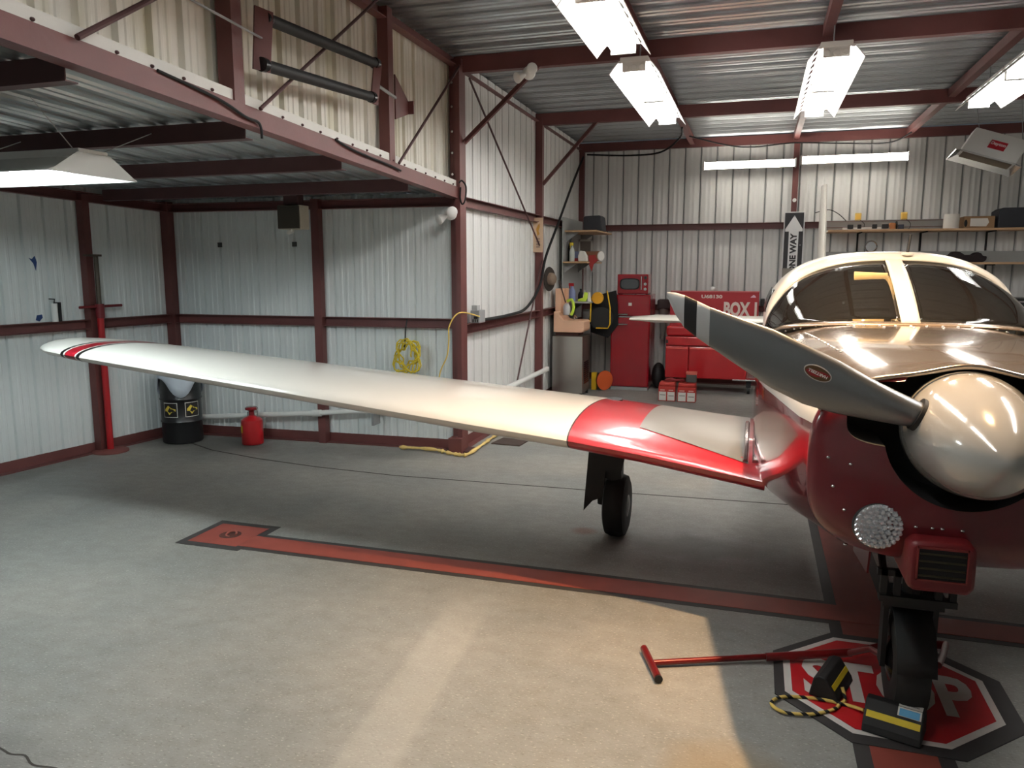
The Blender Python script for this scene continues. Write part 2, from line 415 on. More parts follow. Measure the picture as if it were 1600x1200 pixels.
member('steel_column', 'rust-red column on the back wall behind the one way sign', 'column', (.49, YB - .05, 0), (.49, YB - .05, 3.8), .08, .08, .008, up=(0, 1, 0))
member('steel_column', 'rust-red corner column behind the black drum', 'column', (CL[0] + .05, CL[1] - .05, 0), (CL[0] + .05, CL[1] - .05, 2.56), .09, .1, .008, up=(0, 1, 0))
member('steel_column', 'rust-red column on the wing bay wall under the speaker box', 'column', (-4.36, 7.17, 0), (-4.36, 7.17, 2.55), .08, .09, .008, up=(0, 1, 0))
pl = V((LF[0], LF[1], 0)) + dl * ((6.12 - LF[1]) / dl.y) + V(nl) * .05
member('steel_column', 'rust-red column on the left wall beside the red stand', 'column', pl, pl + V((0, 0, 2.56)), .08, .08, .008, up=(0, 1, 0))
member('steel_column', 'rust-red upper stub column beside the roller frame pin', 'column', (XT + .02, 3.84, zf(3.84) + .1), (XT + .02, 3.84, 3.84), .09, .1, .008, up=(0, 1, 0))
member('steel_column', 'rust-red upper stub column carrying the roller frame bracket', 'column', (XT + .02, 5.76, zf(5.76) + .1), (XT + .02, 5.76, 3.84), .09, .09, .008, up=(0, 1, 0))
# eave and fascia beams
member('fascia_beam', 'long rust-red fascia beam along the edge of the low wing bay roof', 'beam', (XT + .03, -1.6, zf(-1.6) + .05), (XT + .03, YP, zf(YP) + .05), .105, .09, .008, flip=-1)
member('fascia_beam', 'rust-red fascia beam above the opposite wing bay', 'beam', (XR - .03, -1.6, zf(-1.6) + .05), (XR - .03, YP, zf(YP) + .05), .105, .09, .008)
member('eave_beam', 'rust-red eave angle along the top of the stained upper wall', 'beam', (XT + .02, -1.6, 3.80), (XT + .02, YB, 3.80), .10, .08, .008, kind='L')
member('eave_beam', 'rust-red eave angle on the far side of the main roof', 'beam', (XR - .02, -1.6, 3.80), (XR - .02, YB, 3.80), .10, .08, .008, kind='L')
# roof beams across the nave
for y, z, h, lb in ((7.3, 3.775, .15, 'rust-red roof beam spanning from the tall column across the hangar'), (10.2, 3.775, .15, 'rust-red roof beam crossing above the tail fin'), (12.8, 3.785, .13, 'rust-red roof beam along the top of the back wall'), (4.0, 3.775, .15, 'rust-red roof beam over the aircraft nose'), (.8, 3.775, .15, 'rust-red roof beam near the hangar door')):
    member('roof_beam', lb, 'beam', (XT, y, z), (XR, y, z), h, .08, .008, flip=-1)
for x, lb in ((-1.05, 'lengthwise rust-red purlin above the pair of end-to-end hooded lights'), (.47, 'lengthwise rust-red purlin above the hooded light in line with the one way sign'), (2.0, 'lengthwise rust-red purlin above the hooded light near the heater')):
    member('purlin', lb, 'beam', (x, -1.6, 3.80), (x, 12.8, 3.80), .09, .075, .006)
# low roof beams in the wing bay
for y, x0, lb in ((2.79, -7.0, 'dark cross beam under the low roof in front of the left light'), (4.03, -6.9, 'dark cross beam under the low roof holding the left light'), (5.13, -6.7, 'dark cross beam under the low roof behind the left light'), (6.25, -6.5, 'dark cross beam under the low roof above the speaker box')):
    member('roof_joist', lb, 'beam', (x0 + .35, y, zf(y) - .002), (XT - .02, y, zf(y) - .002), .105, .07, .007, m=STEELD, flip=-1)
member('roof_joist', 'rust-red head beam along the top of the wing bay rear wall', 'beam', (CL[0], CL[1] - .06, 2.495), (XT, YP - .06, 2.495), .09, .07, .007)
ph = V((LF[0], LF[1], 0)) + V(nl) * .06
member('roof_joist', 'rust-red head beam along the top of the left wall', 'beam', ph + V((0, 0, zf(-1.6) - .04)), V((CL[0], CL[1], 2.495)) + V(nl) * .06, .09, .07, .007)
# knee braces and rods
member('knee_brace', 'rust-red knee brace from the tall column up to the roof beam', 'brace', (XT + .1, YP - .06, 3.05), (-2.02, YP - .02, 3.72), .05, .045, .006, kind='L')
member('knee_brace', 'rust-red knee brace from the tail bay column up to the roof beam', 'brace', (XT + .1, 10.16, 2.95), (-2.05, 10.18, 3.72), .05, .045, .006, kind='L')
def rod(label, p, q, r=.011):
    single('brace_rod', label, 'rod', MB().cyl(p, q, r, n=8), STEELD, p, smooth=40)
rod('thin brace rod crossing behind the black rollers', (XT + .1, 3.98, zf(3.98) + .1), (XT + .1, 5.62, 3.9))
rod('thin brace rod rising from the stub column to the tall column', (XT + .1, 5.8, zf(5.8) + .1), (XT + .1, YP - .16, 3.72))
rod('thin brace rod slanting across the tail bay wall down to its column', (XT + .1, YP + .12, 3.68), (XT + .1, 10.02, 2.15))
rod('thin brace rod slanting up from the floor to the tail bay column', (XT + .1, 8.75, .12), (XT + .1, 10.14, 1.95))
rod('thicker brace rod rising from the fascia beam before the roller frame', (XT + .1, 2.72, zf(2.72) + .1), (XT + .1, 3.8, 3.5), .014)

# ------------------------------------------------------------------ lights of the hangar
HOOD = mat('lamp_hood_white', srgb(232, 230, 226), .4)
def hooded_light(name, label, x, y0, y1, z, tubes=TUBEM, units=2, group='hooded ceiling lights'):
    t = thing(name, label, 'ceiling light', (x, (y0 + y1) / 2, z), group)
    L = (y1 - y0) / units
    for u in range(units):
        a, b = y0 + u * L + .015, y0 + (u + 1) * L - .015
        if u == 0: a += .0
        part('housing', MB().box(x - .115, x + .115, a, b, z + .085, z + .13), HOOD, t, bevel=.006)
        for s in (-1, 1):
            mb = MB()
            # lower slanted wing
            P = [(x + s * .20, z), (x + s * .205, z + .004), (x + s * .165, z + .055), (x + s * .16, z + .05)]
            mb.loft([[(px, yy, pz) for px, pz in P] for yy in (a, b)])
            # slotted upper strip
            n = 6
            for k in range(n + 1 if s == 1 else 1):
                yy = a + (b - a - .02) * k / n
                Q = [(x + s * .16, z + .05), (x + s * .165, z + .055), (x + s * .125, z + .1), (x + s * .12, z + .095)]
                mb.loft([[(px, q, pz) for px, pz in Q] for q in (yy, yy + .02 if s == 1 else b)])
            mb.box(x + s * .115 - .012, x + s * .115 + .012, a, b, z + .082, z + .1)
            part('reflector', mb, HOOD, t)
        for k in (-1, 0, 1):
            part('tube', MB().cyl((x + k * .065, a + .03, z + .045), (x + k * .065, b - .03, z + .045), .019, n=10), tubes, t, smooth=40)
        for yy in (a + .012, b - .012):
            mb = MB().box(x - .095, x + .095, yy - .01, yy + .01, z + .015, z + .09)
            for k in (-1, 0, 1): mb.cyl((x + k * .065, yy - .02, z + .045), (x + k * .065, yy + .02, z + .045), .024, n=10)
            part('socket_plate', mb, HOOD, t, bevel=.004)
    for yy in (y0 + .35, y1 - .35):
        part('hanger', MB().cyl((x, yy, z + .12), (x, yy, 3.753), .006, n=6), GREYM, t)
    return t
h1 = hooded_light('hooded_light', 'white hooded strip light next to the rafter of the tall column', -1.03, 3.58, 6.1, 3.42)
dup(h1, (0, 3.0, 0), 'white hooded strip light end to end beyond the first one')
dup(h1, (1.53, 3.02, 0), 'white hooded strip light in line with the one way sign', rotz=math.pi)
dup(h1, (3.07, 3.02, 0), 'white hooded strip light beside the tilted heater', rotz=math.pi)
dup(h1, (0, -3.0, 0), 'white hooded strip light over the hangar door end')
dup(h1, (3.07, -.9, 0), 'white hooded strip light over the opposite wing root')
# wall strips
def wall_strip(label, x0, x1, y, z):
    t = thing('wall_strip_light', label, 'strip light', ((x0 + x1) / 2, y, z), 'bare strip lights on the back wall')
    part('channel', MB().box(x0, x1, y + .02, y + .09, z - .05, z + .06), WHITEM, t, bevel=.005)
    for dz in (-.028, .034):
        part('tube', MB().cyl((x0 + .02, y - .005, z + dz), (x1 - .02, y - .005, z + dz), .018, n=10), TUBEW, t, smooth=40)
    for xx in (x0, x1): part('end_cap', MB().box(xx - .012, xx + .012, y - .03, y + .09, z - .06, z + .07), WHITEM, t, bevel=.004)
    part('bracket', MB().box((x0 + x1) / 2 - .03, (x0 + x1) / 2 + .03, y + .09, YB - .02, z - .02, z + .02), GREYM, t)
wall_strip('bare strip light between the corner column and the red wall column', -.85, .47, 12.5, 3.39)
wall_strip('bare strip light between the red wall column and the heater', .55, 1.98, 12.5, 3.42)
# cool light under the low roof
t = thing('low_roof_light', 'wide cool white hooded light hanging under the low roof', 'ceiling light', (-4.08, 3.5, 2.36))
x0, x1, z = -4.68, -3.5, 2.35
GALVL = mat('lamp_end_metal', srgb(175, 175, 170), .35, metal=.7)
part('housing', MB().box(x0, x1, 3.40, 3.6, z + .09, z + .14), HOOD, t, bevel=.005)
for s in (-1, 1):
    P = [(3.5 + s * .30, z), (3.5 + s * .302, z + .006), (3.5 + s * .10, z + .10), (3.5 + s * .10, z + .09)]
    part('reflector', MB().loft([[(xx, py, pz) for py, pz in P] for xx in (x0, x1)]), HOOD, t)
for xx in (x0, x1):
    part('end_plate', MB().prism([(-.30, 0), (.30, 0), (.11, .12), (-.11, .12)], (xx - .004, 3.5, z), (0, 1, 0), (0, 0, 1), (.008, 0, 0)), GALVL, t)
for k in range(2):
    yy = 3.5 + (k - .5) * .1
    part('tube', MB().cyl((x0 + .03, yy, z + .05), (x1 - .03, yy, z + .05), .019, n=10), TUBEC, t, smooth=40)
for yy in (3.42, 3.58):
    part('hanger_wire', MB().cyl((x1 - .05, yy, z + .13), (x1 + .05 - (yy - 3.5) * 1.2, 4.0 if yy > 3.5 else 3.0, 2.66), .003, n=5), GREYM, t)
    part('hanger_wire', MB().cyl((x0 + .1, yy, z + .13), (x0 + .1, 4.0 if yy > 3.5 else 3.0, 2.66), .003, n=5), GREYM, t)
# warm flood lamp high over the nose
FLX, FLY = .47, 3.08
t = thing('flood_lamp', 'warm flood lamp hanging from the roof over the aircraft nose', 'lamp', (FLX, FLY, 3.5))
part('shade', MB().lathe([(.03, .16), (.05, .15), (.06, .1), (.11, .03), (.105, .03), (.05, .1), (.03, .13)], (FLX, FLY, 3.5), n=20, cap=False), BLACKG, t, smooth=40)
part('stem', MB().cyl((FLX, FLY, 3.65), (FLX, FLY, 3.753), .012, n=8), BLACKG, t)
part('bulb', MB().ell((FLX, FLY, 3.57), (.035, .035, .05), 12, 8), emat('bulb_warm', (1, .72, .42, 1), 20), t, smooth=60)
ld = bpy.data.lights.new('flood', 'SPOT'); ld.energy = WARM_W; ld.color = (1, .64, .33); ld.shadow_soft_size = .04; ld.spot_size = R(94); ld.spot_blend = 1.0
lo = bpy.data.objects.new('flood_light', ld); COL.objects.link(lo); lo.parent = t; lo.location = (0, 0, -.005); lo.rotation_euler = V((-.5, .8, -3.1)).to_track_quat('-Z', 'Y').to_euler()

# ------------------------------------------------------------------ floor paint
FRED = mat('floor_paint_red', srgb(134, 62, 52), .55, var=.25, vscale=7)
FBLK = mat('floor_paint_black', srgb(52, 50, 50), .6, var=.3, vscale=9)
FSR = mat('sign_paint_red', srgb(176, 22, 30), .45, var=.12, vscale=9)
FWH = mat('sign_paint_white', srgb(205, 200, 194), .55, var=.08, vscale=12)
def flat(poly, z0, z1): return MB().prism(poly, (0, 0, z0), (1, 0, 0), (0, 1, 0), (0, 0, z1 - z0))
fm = thing('floor_stripe', 'painted red cross stripe with black edges running under the wing', 'floor marking', (-1, 4.35, 0))
part('black_edge', MB().box(-3.25, 6.0, 4.17, 4.46, 0, .002), FBLK, fm)
part("red_band", MB().box(-3.3, 6.0, 4.215, 4.415, 0, .0043), FRED, fm)
fp = thing('tie_down_pad', 'painted red square with black edge around a floor tie-down ring', 'floor marking', (-3.45, 4.38, 0))
part('black_edge', MB().box(-3.70, -3.20, 4.135, 4.63, 0, .0035), FBLK, fp)
part('red_square', MB().box(-3.645, -3.255, 4.195, 4.57, 0, .0047), FRED, fp)
ring = [(-3.43 + .07 * math.cos(a * .39), 4.36 + .07 * math.sin(a * .39), .006) for a in range(17)]
part('recess', MB().lathe([(.075, 0), (.075, .006), (.06, .0065)], (-3.44, 4.38, 0), n=20), mat('rust_dark', srgb(70, 34, 28), .8), fp)
part('ring', MB().tube([(-3.43 + .035 * math.cos(a * .5), 4.38 + .035 * math.sin(a * .5), .012 + .01 * math.sin(a * .5)) for a in range(11)], .007, 6), mat('rust', srgb(150, 86, 74), .7), fp, smooth=40)
fc = thing('floor_stripe', 'painted red lengthwise stripe with black edges leading to the stop marking', 'floor marking', (.62, 3.0, 0))
part('black_edge', MB().box(.44, .80, -1.5, 12.0, 0, .0012), FBLK, fc)
part('red_band', MB().box(.50, .74, -1.5, 12.0, 0, .0024), FRED, fc)
sm = thing('stop_marking', 'red octagonal stop sign with black surround painted on the floor', 'floor marking', (.625, 3.57, 0))
def octo(r, dx=0, dy=0): return [(.625 + dx + r * math.cos(R(22.5 + 45 * k)), 3.57 + dy + r * 1.0 * math.sin(R(22.5 + 45 * k))) for k in range(8)]
part('black_surround', flat(octo(.525, .015, -.005), 0, .005), FBLK, sm)
part('white_border', flat(octo(.462), 0, .006), FWH, sm)
part('red_field', flat(octo(.428), 0, .007), FSR, sm)
text('lettering', 'STOP', .3, (.63, 3.565, .0072), (1, 0, 0), (0, 1, 0), FWH, sm, ext=.001, fit=(.70, .36), bold=.035)

# ------------------------------------------------------------------ aircraft
AX = .69
AO = V((AX, 4.5, 0))
plane = thing('light_aircraft', 'red and white low-wing propeller aircraft parked nose first in the hangar', 'aircraft', AO)
def paint_mat():       # fuselage paint scheme by height
    m = bpy.data.materials.new('fuselage_paint'); m.use_nodes = True
    nt = m.node_tree; N = nt.nodes; Lk = nt.links.new; b = N['Principled BSDF']
    tc = N.new('ShaderNodeTexCoord'); sep = N.new('ShaderNodeSeparateXYZ'); Lk(tc.outputs['Object'], sep.inputs[0])
    def step(a, sock):
        x = N.new('ShaderNodeMath'); x.operation = 'GREATER_THAN'; x.inputs[1].default_value = a; Lk(sock, x.inputs[0]); return x.outputs[0]
    def mix(f, A, B):
        x = N.new('ShaderNodeMix'); x.data_type = 'RGBA'; Lk(f, x.inputs[0])
        for i, q in ((6, A), (7, B)):
            if isinstance(q, tuple): x.inputs[i].default_value = q
            else: Lk(q, x.inputs[i])
        return x.outputs[2]
    z = sep.outputs[2]
    c = mix(step(1.305, z), srgb(104, 14, 24), srgb(224, 220, 212))
    c = mix(step(1.375, z), c, srgb(150, 140, 130))
    c2 = mix(step(1.305, z), srgb(120, 16, 26), srgb(228, 224, 214))
    Lk(mix(step(.7, sep.outputs[1]), c, c2), b.inputs['Base Color'])
    x = N.new('ShaderNodeMath'); x.operation = 'LESS_THAN'; x.inputs[1].default_value = .7; Lk(sep.outputs[1], x.inputs[0])
    y = N.new('ShaderNodeMath'); y.operation = 'MULTIPLY'; Lk(x.outputs[0], y.inputs[0]); Lk(step(1.375, z), y.inputs[1])
    yy = N.new('ShaderNodeMath'); yy.operation = 'MULTIPLY'; Lk(y.outputs[0], yy.inputs[0]); yy.inputs[1].default_value = .75
    Lk(yy.outputs[0], b.inputs['Metallic'])
    b.inputs['Roughness'].default_value = .16
    b.inputs['Coat Weight'].default_value = .6; b.inputs['Coat Roughness'].default_value = .04
    return m
PAINT = paint_mat()
REDA = mat('aircraft_red', srgb(158, 20, 32), .3, metal=.15, coat=1.0, var=.1, vscale=3)
REDN = mat('aircraft_nose_red', srgb(96, 14, 22), .28, coat=.6, var=.12, vscale=5)  # darker than the wing red: shade on the nose is put into this colour
CREAM = mat('aircraft_white', srgb(218, 212, 200), .3, coat=.5)
WALK = mat('walkway_grey', srgb(122, 119, 114), .35, metal=.5, var=.1, vscale=6)
BLADE = mat('blade_grey', srgb(128, 130, 132), .36, metal=.85)
BANDG = mat('blade_band_grey', srgb(176, 178, 178), .45)
BANDK = mat('blade_band_black', srgb(22, 22, 23), .5)
TIRE = mat('tire_rubber', srgb(30, 30, 30), .7, var=.2, vscale=20)

def sect(y, hw, zt, zb, ex, exl=None, zc=None, n=96):
    zc = (zt + zb) / 2 if zc is None else zc
    out = []
    for k in range(n):
        a = 2 * math.pi * k / n; c, s_ = math.cos(a), math.sin(a)
        ee = ex if s_ > 0 or not exl else exl
        xx = math.copysign(abs(c) ** (2 / ee), c) * hw; q = math.copysign(abs(s_) ** (2 / ee), s_)
        hump = .032 * max(0, 1 - (y - 2.87) / .9) * math.exp(-(xx / .14) ** 2) if s_ > .5 and y < 3.8 else 0
        out.append((AX + xx, y, zc + q * ((zt - zc) if q > 0 else (zc - zb)) + hump))
    return out
SEC = [(2.90, .49, 1.495, .84, 3.2), (2.94, .50, 1.503, .835, 3.2), (3.02, .525, 1.52, .82, 3.2), (3.3, .57, 1.55, .80, 3.3, 4.5), (3.7, .635, 1.575, .775, 3.4, 7), (3.95, .665, 1.585, .765, 3.4, 9), (4.6, .675, 1.585, .75, 3.4, 7), (5.4, .66, 1.575, .76, 3.3, 4), (6.2, .58, 1.55, .80, 3.0),
       (7.2, .40, 1.5, .92, 2.6), (8.4, .22, 1.43, 1.03, 2.2), (9.4, .10, 1.37, 1.14, 2), (9.95, .03, 1.32, 1.24, 2)]
part('fuselage', MB().loft([sect(*a) for a in SEC], cap=False), PAINT, plane, smooth=35)
# nose bowl: domed solid with real cut-outs for the air inlets and the spinner gap
def nose_bowl():
    n = 96; rings = []
    def ring(y, f): return [(AX + (p[0] - AX) * f, y, 1.1675 + (p[2] - 1.1675) * f) for p in sect(3.0, .49, 1.495, .84, 3.2)]
    rings.append([(AX + (p[0] - AX) * .985, 3.25, 1.1675 + (p[2] - 1.1675) * .985) for p in sect(3.4, .49, 1.495, .84, 3.2)])
    rings.append(ring(2.905, .99))
    for k in range(15):
        f = math.cos(math.pi / 2 * (k / 15) ** 1.0) ** .55
        f = 1 - (k / 15) ** 2 * .999 if False else f
        rings.append(ring(2.90 - .09 * (1 - f ** 5) ** .5, f))
    rings.append(ring(2.81, .02))
    me = part('nose_bowl', MB().loft(rings), [REDN, DARK], plane, smooth=40)
    cut = MB().cyl((AX, 2.6, 1.31), (AX, 3.12, 1.31), .258, n=72)
    c1 = part('cutter', cut, [REDN, DARK], plane)
    pts = []
    for q in range(64):
        a_ = 6.28318 * q / 64; pts.append((.375 * math.copysign(abs(math.cos(a_)) ** .45, math.cos(a_)), .112 * math.copysign(abs(math.sin(a_)) ** .45, math.sin(a_))))
    c2 = part('cutter', MB().prism(pts, (AX, 2.6, 1.362), (1, 0, 0), (0, 0, 1), (0, .5, 0)), [REDN, DARK], plane)
    for c in (c1, c2):
        c.data.polygons.foreach_set('material_index', [1] * len(c.data.polygons))
        md = me.modifiers.new('cut', 'BOOLEAN'); md.operation = 'DIFFERENCE'; md.object = c; md.solver = 'EXACT'
    bpy.context.view_layer.update()
    nm = bpy.data.meshes.new_from_object(me.evaluated_get(bpy.context.evaluated_depsgraph_get()))
    me.modifiers.clear(); me.data = nm
    nm.polygons.foreach_set('use_smooth', [True] * len(nm.polygons)); nm.set_sharp_from_angle(angle=R(35))
    for c in (c1, c2): bpy.data.objects.remove(c)
nose_bowl()
# rolled upper cowl lip that humps over the spinner
lip = []
for k in range(41):
    dx = -.46 + .92 * k / 40
    zz = 1.495 - .33 * (1 - (1 - min(.999, abs(dx) / .49) ** 3.2) ** (1 / 3.2)) + .035 * math.exp(-(dx / .13) ** 2)
    lip.append((AX + dx, 2.87 - .0 * abs(dx), zz))
part('cowl_lip', MB().tube(lip, .009, 8), mat('lip_metal', srgb(170, 160, 150), .2, metal=.9), plane, smooth=50)
# screws around the cowl and windscreen base
scm = MB()
def nose_y(x, z): f = (abs((x - AX) / .49) ** 3.2 + abs((z - 1.1675) / .3275) ** 3.2) ** (1 / 3.2); return 2.90 - .09 * (1 - min(f, 1) ** 5) ** .5
def scr_at(x, y, z, r=.0075): scm.ell((x, y, z), (r, r, r * .7), 7, 4)
def ztop(x, y):
    for a_, b_ in zip(SEC, SEC[1:]):
        if a_[0] <= y <= b_[0]:
            t_ = (y - a_[0]) / (b_[0] - a_[0]); hw, zt, zb, ex = (a_[i] + (b_[i] - a_[i]) * t_ for i in (1, 2, 3, 4))
            zc = (zt + zb) / 2; dx = abs(x - AX)
            return zc + (zt - zc) * max(0, 1 - (dx / hw) ** ex) ** (1 / ex) + (.032 * max(0, 1 - (y - 2.87) / .9) * math.exp(-(dx / .14) ** 2) if y < 3.8 else 0)
for k in range(17):
    q = -1 + 2 * k / 16
    for dx, dy, every in ((.53, 3.97, 1), (.49, 3.90, 2)):
        if k % every == 0:
            x, y = AX + q * dx, dy + .42 * abs(q) ** 3
            scr_at(x, y, ztop(x, y), .008)
for k in range(13):
    for s in (-1, 1):
        x, y = AX + s * (.36 + .008 * k), 3.3 + .05 * k
        scr_at(x, y, ztop(x, y), .008)
for x, y, z in ((.265, 0, 1.20), (.285, 0, 1.10), (.325, 0, 1.02), (.365, 0, .955), (.335, 0, 1.185), (.345, 0, .87), (.55, 0, .985), (.60, 0, .985), (.63, 0, .985), (.69, 0, .985)): scr_at(x, nose_y(x, z), z, .008)
o = part('cowl_screws', scm, CHROME, plane, smooth=60); o['kind'] = 'stuff'
# landing light
ll = part('landing_light', MB().lathe([(.083, .05), (.083, -.012), (.08, -.016), (.078, -.01)], (.435, 2.83, .975), (-.12, 1, .06), n=32), BLACK, plane, smooth=40)
led = MB()
LENS = mat('led_lens', srgb(225, 228, 232), .12, metal=.7)
for rr, nn in ((0, 1), (.019, 6), (.037, 12), (.054, 18), (.069, 24)):
    for k in range(nn):
        a = 6.283 * k / nn; led.lathe([(.0108, .01), (.0108, -.003), (.007, -.010), (.001, -.011)], (.435 + rr * math.cos(a), 2.812, .975 + rr * math.sin(a)), (-.12, 1, .06), n=6)
part('led_plate', MB().lathe([(.079, .0), (.079, -.002)], (.435, 2.815, .975), (-.12, 1, .06), n=32), LENS, ll)
part('led_cluster', led, LENS, ll, smooth=20)
# chin scoop with louvres
ch = part('chin_scoop', MB().prism([(.52, .805), (.54, .785), (.705, .785), (.725, .805), (.725, .94), (.705, .96), (.54, .96), (.52, .94)], (0, 2.74, 0), (1, 0, 0), (0, 0, 1), (0, .5, 0)), mat('scoop_red', srgb(104, 20, 24), .45, coat=.2), plane, bevel=.02, smooth=50)
part('louvre_recess', MB().box(.549, .694, 2.734, 2.745, .832, .939), DARK, ch)
for k in range(4):
    part('louvre', MB().obox((.6215, 2.735, .848 + .025 * k), (.068, 0, 0), (0, .006, .004), (0, -.0006, .001)), mat('louvre_metal', srgb(70, 66, 50), .35, metal=.6), ch)
mb = MB(); fr = .005
for a in ((.545, .698, .828, .833), (.545, .698, .938, .943), (.545, .550, .828, .943), (.693, .698, .828, .943)): mb.box(a[0], a[1], 2.729, 2.742, a[2], a[3])
part('louvre_frame', mb, mat('frame_red', srgb(120, 40, 36), .4), ch)
part('oil_cooler_grille', MB().box(.845, .99, 2.842, 2.86, .885, .985), mat('grille_grey', srgb(120, 114, 104), .5, metal=.6, bump=.8, bscale=300), plane, bevel=.01)
part('drain_hole', MB().lathe([(.012, .0), (.012, -.004)], (.66, 2.83, 1.0), (0, 1, 0), n=14), DARK, plane)
# propeller
pr = thing('propeller', None, None, (AX, 2.72, 1.31))
pr.parent = plane; pr.location = V((AX, 2.72, 1.31)) - AO; WORLD[pr] = V((AX, 2.72, 1.31))
SPIN = mat('spinner_paint', srgb(166, 164, 159), .16, coat=.8, metal=.15)
prof = [(.197, .20), (.2, .16), (.198, .10), (.190, .03), (.176, -.05), (.155, -.13), (.127, -.20), (.09, -.26), (.05, -.30), (.022, -.318), (.004, -.324)]
part('spinner', MB().lathe([(r, h) for r, h in prof], (AX, 2.72, 1.31), (0, 1, 0), n=64), SPIN, pr, smooth=60)
BL = [(-.295, 1.768, 1.752), (-.268, 1.767, 1.694), (-.235, 1.758, 1.646), (-.192, 1.739, 1.613), (-.148, 1.718, 1.583), (-.041, 1.680, 1.512), (.064, 1.646, 1.443), (.167, 1.599, 1.394), (.269, 1.551, 1.367), (.369, 1.496, 1.353), (.448, 1.457, 1.343), (.52, 1.424, 1.335), (.6, 1.39, 1.32)]
def blade_rings(sub, mirror=False):
    rings = []
    for x, zu, zl in sub:
        f = (x + .295) / .9; c = (zu + zl) / 2; h = (zu - zl) / 2; th = .012 + .042 * max(0, f - .1) ** 1.1 + (.02 if f > .8 else 0)
        th = min(th, h * .95); tw = R(8 + 22 * f)
        ring = []
        for k in range(20):
            a = 6.28318 * k / 20; u, v = math.cos(a) * h, math.sin(a) * th
            dz = u; dy = v - u * math.tan(tw) * (.6 if f < .75 else .6 * max(0, (1 - f) / .25))
            p = V((x, 2.75 + dy, c + dz))
            if mirror: p = V((2 * AX - p.x, p.y, 2 * 1.31 - p.z))
            ring.append(p)
        rings.append(ring)
    return rings
def interp(x):
    for a, b in zip(BL, BL[1:]):
        if a[0] <= x <= b[0]:
            t_ = (x - a[0]) / (b[0] - a[0]); return (x, a[1] + (b[1] - a[1]) * t_, a[2] + (b[2] - a[2]) * t_)
def seg(x0, x1): return [interp(x0)] + [b for b in BL if x0 < b[0] < x1] + [interp(x1)]
for mir in (False, True):
    bl = part('blade', MB().loft(blade_rings(seg(-.148, .6), mir)), BLADE, pr, smooth=50)
    for a, c, m in ((-.295, -.235, BANDG), (-.235, -.192, BANDK), (-.192, -.148, BANDG)):
        part('tip_band', MB().loft(blade_rings(seg(a, c), mir)), m, bl, smooth=50)
    root_c = V((.515, 2.75, 1.382)); dirv = V((.91, 0, -.41)).normalized()
    if mir: root_c = V((2 * AX - root_c.x, 2.75, 2.62 - root_c.z)); dirv = -dirv
    part('blade_cuff', MB().cyl(root_c - dirv * .004, root_c + dirv * .03, .055, n=24), BLACK, bl, smooth=40)
# oval maker decal on the blade
dc = V((.205, 2.715, 1.508)); dx = V((.905, 0, -.425)).normalized(); dn = V((0.0, -1, 0)); tw = R(14)
dy = V((.425 * math.cos(tw), -.2, .905 * math.cos(tw))).normalized()
dx = (dx - dy * dx.dot(dy)).normalized(); dn = dx.cross(dy)
if dn.y > 0: dn = -dn
def oval(a, b, n=28): return [(a * math.cos(6.28318 * k / n), b * math.sin(6.28318 * k / n)) for k in range(n)]
e = .004
de = part('maker_decal', MB().prism(oval(.047, .0245), dc, dx, dy, dn * .002), mat('decal_border', srgb(205, 200, 195), .4), pr)
part('decal_field', MB().prism(oval(.0435, .0215), dc + dn * .002, dx, dy, dn * .001), mat('decal_brown', srgb(96, 70, 40), .4), de)
part('decal_flash', MB().prism([(-.04, -.006), (-.02, -.016), (.0, -.014), (.036, .004), (.04, .01), (.02, .012), (-.03, .004)], dc + dn * .003, dx, dy, dn * .0006), mat('decal_red', srgb(150, 36, 40), .4), de)
text('decal_lettering', 'HARTZELL', .02, dc + dn * .0042, -dx, -dy, PAPER, de, ext=0.0, fit=(.066, .010))

# wings
def foil(n=18):
    up = []; lo = []
    for i in range(n + 1):
        x = .5 * (1 - math.cos(math.pi * i / n))
        yt = .125 / .2 * (.2969 * math.sqrt(x) - .126 * x - .3516 * x * x + .2843 * x ** 3 - .1036 * x ** 4)
        cmb = .018 * (4 * x * (1 - x))
        up.append((x, cmb + yt * .8)); lo.append((x, cmb * .6 - yt * .95))
    return up + lo[-2:0:-1]
FO = foil()
def wing_station(x, yle, zle, chord, thick=1.0, inc=2.0):
    out = []; ci, si = math.cos(R(inc)), math.sin(R(inc))
    for a, b in FO:
        out.append((x, yle + (a * ci) * chord, zle + .012 + b * chord * thick - a * chord * si))
    return out
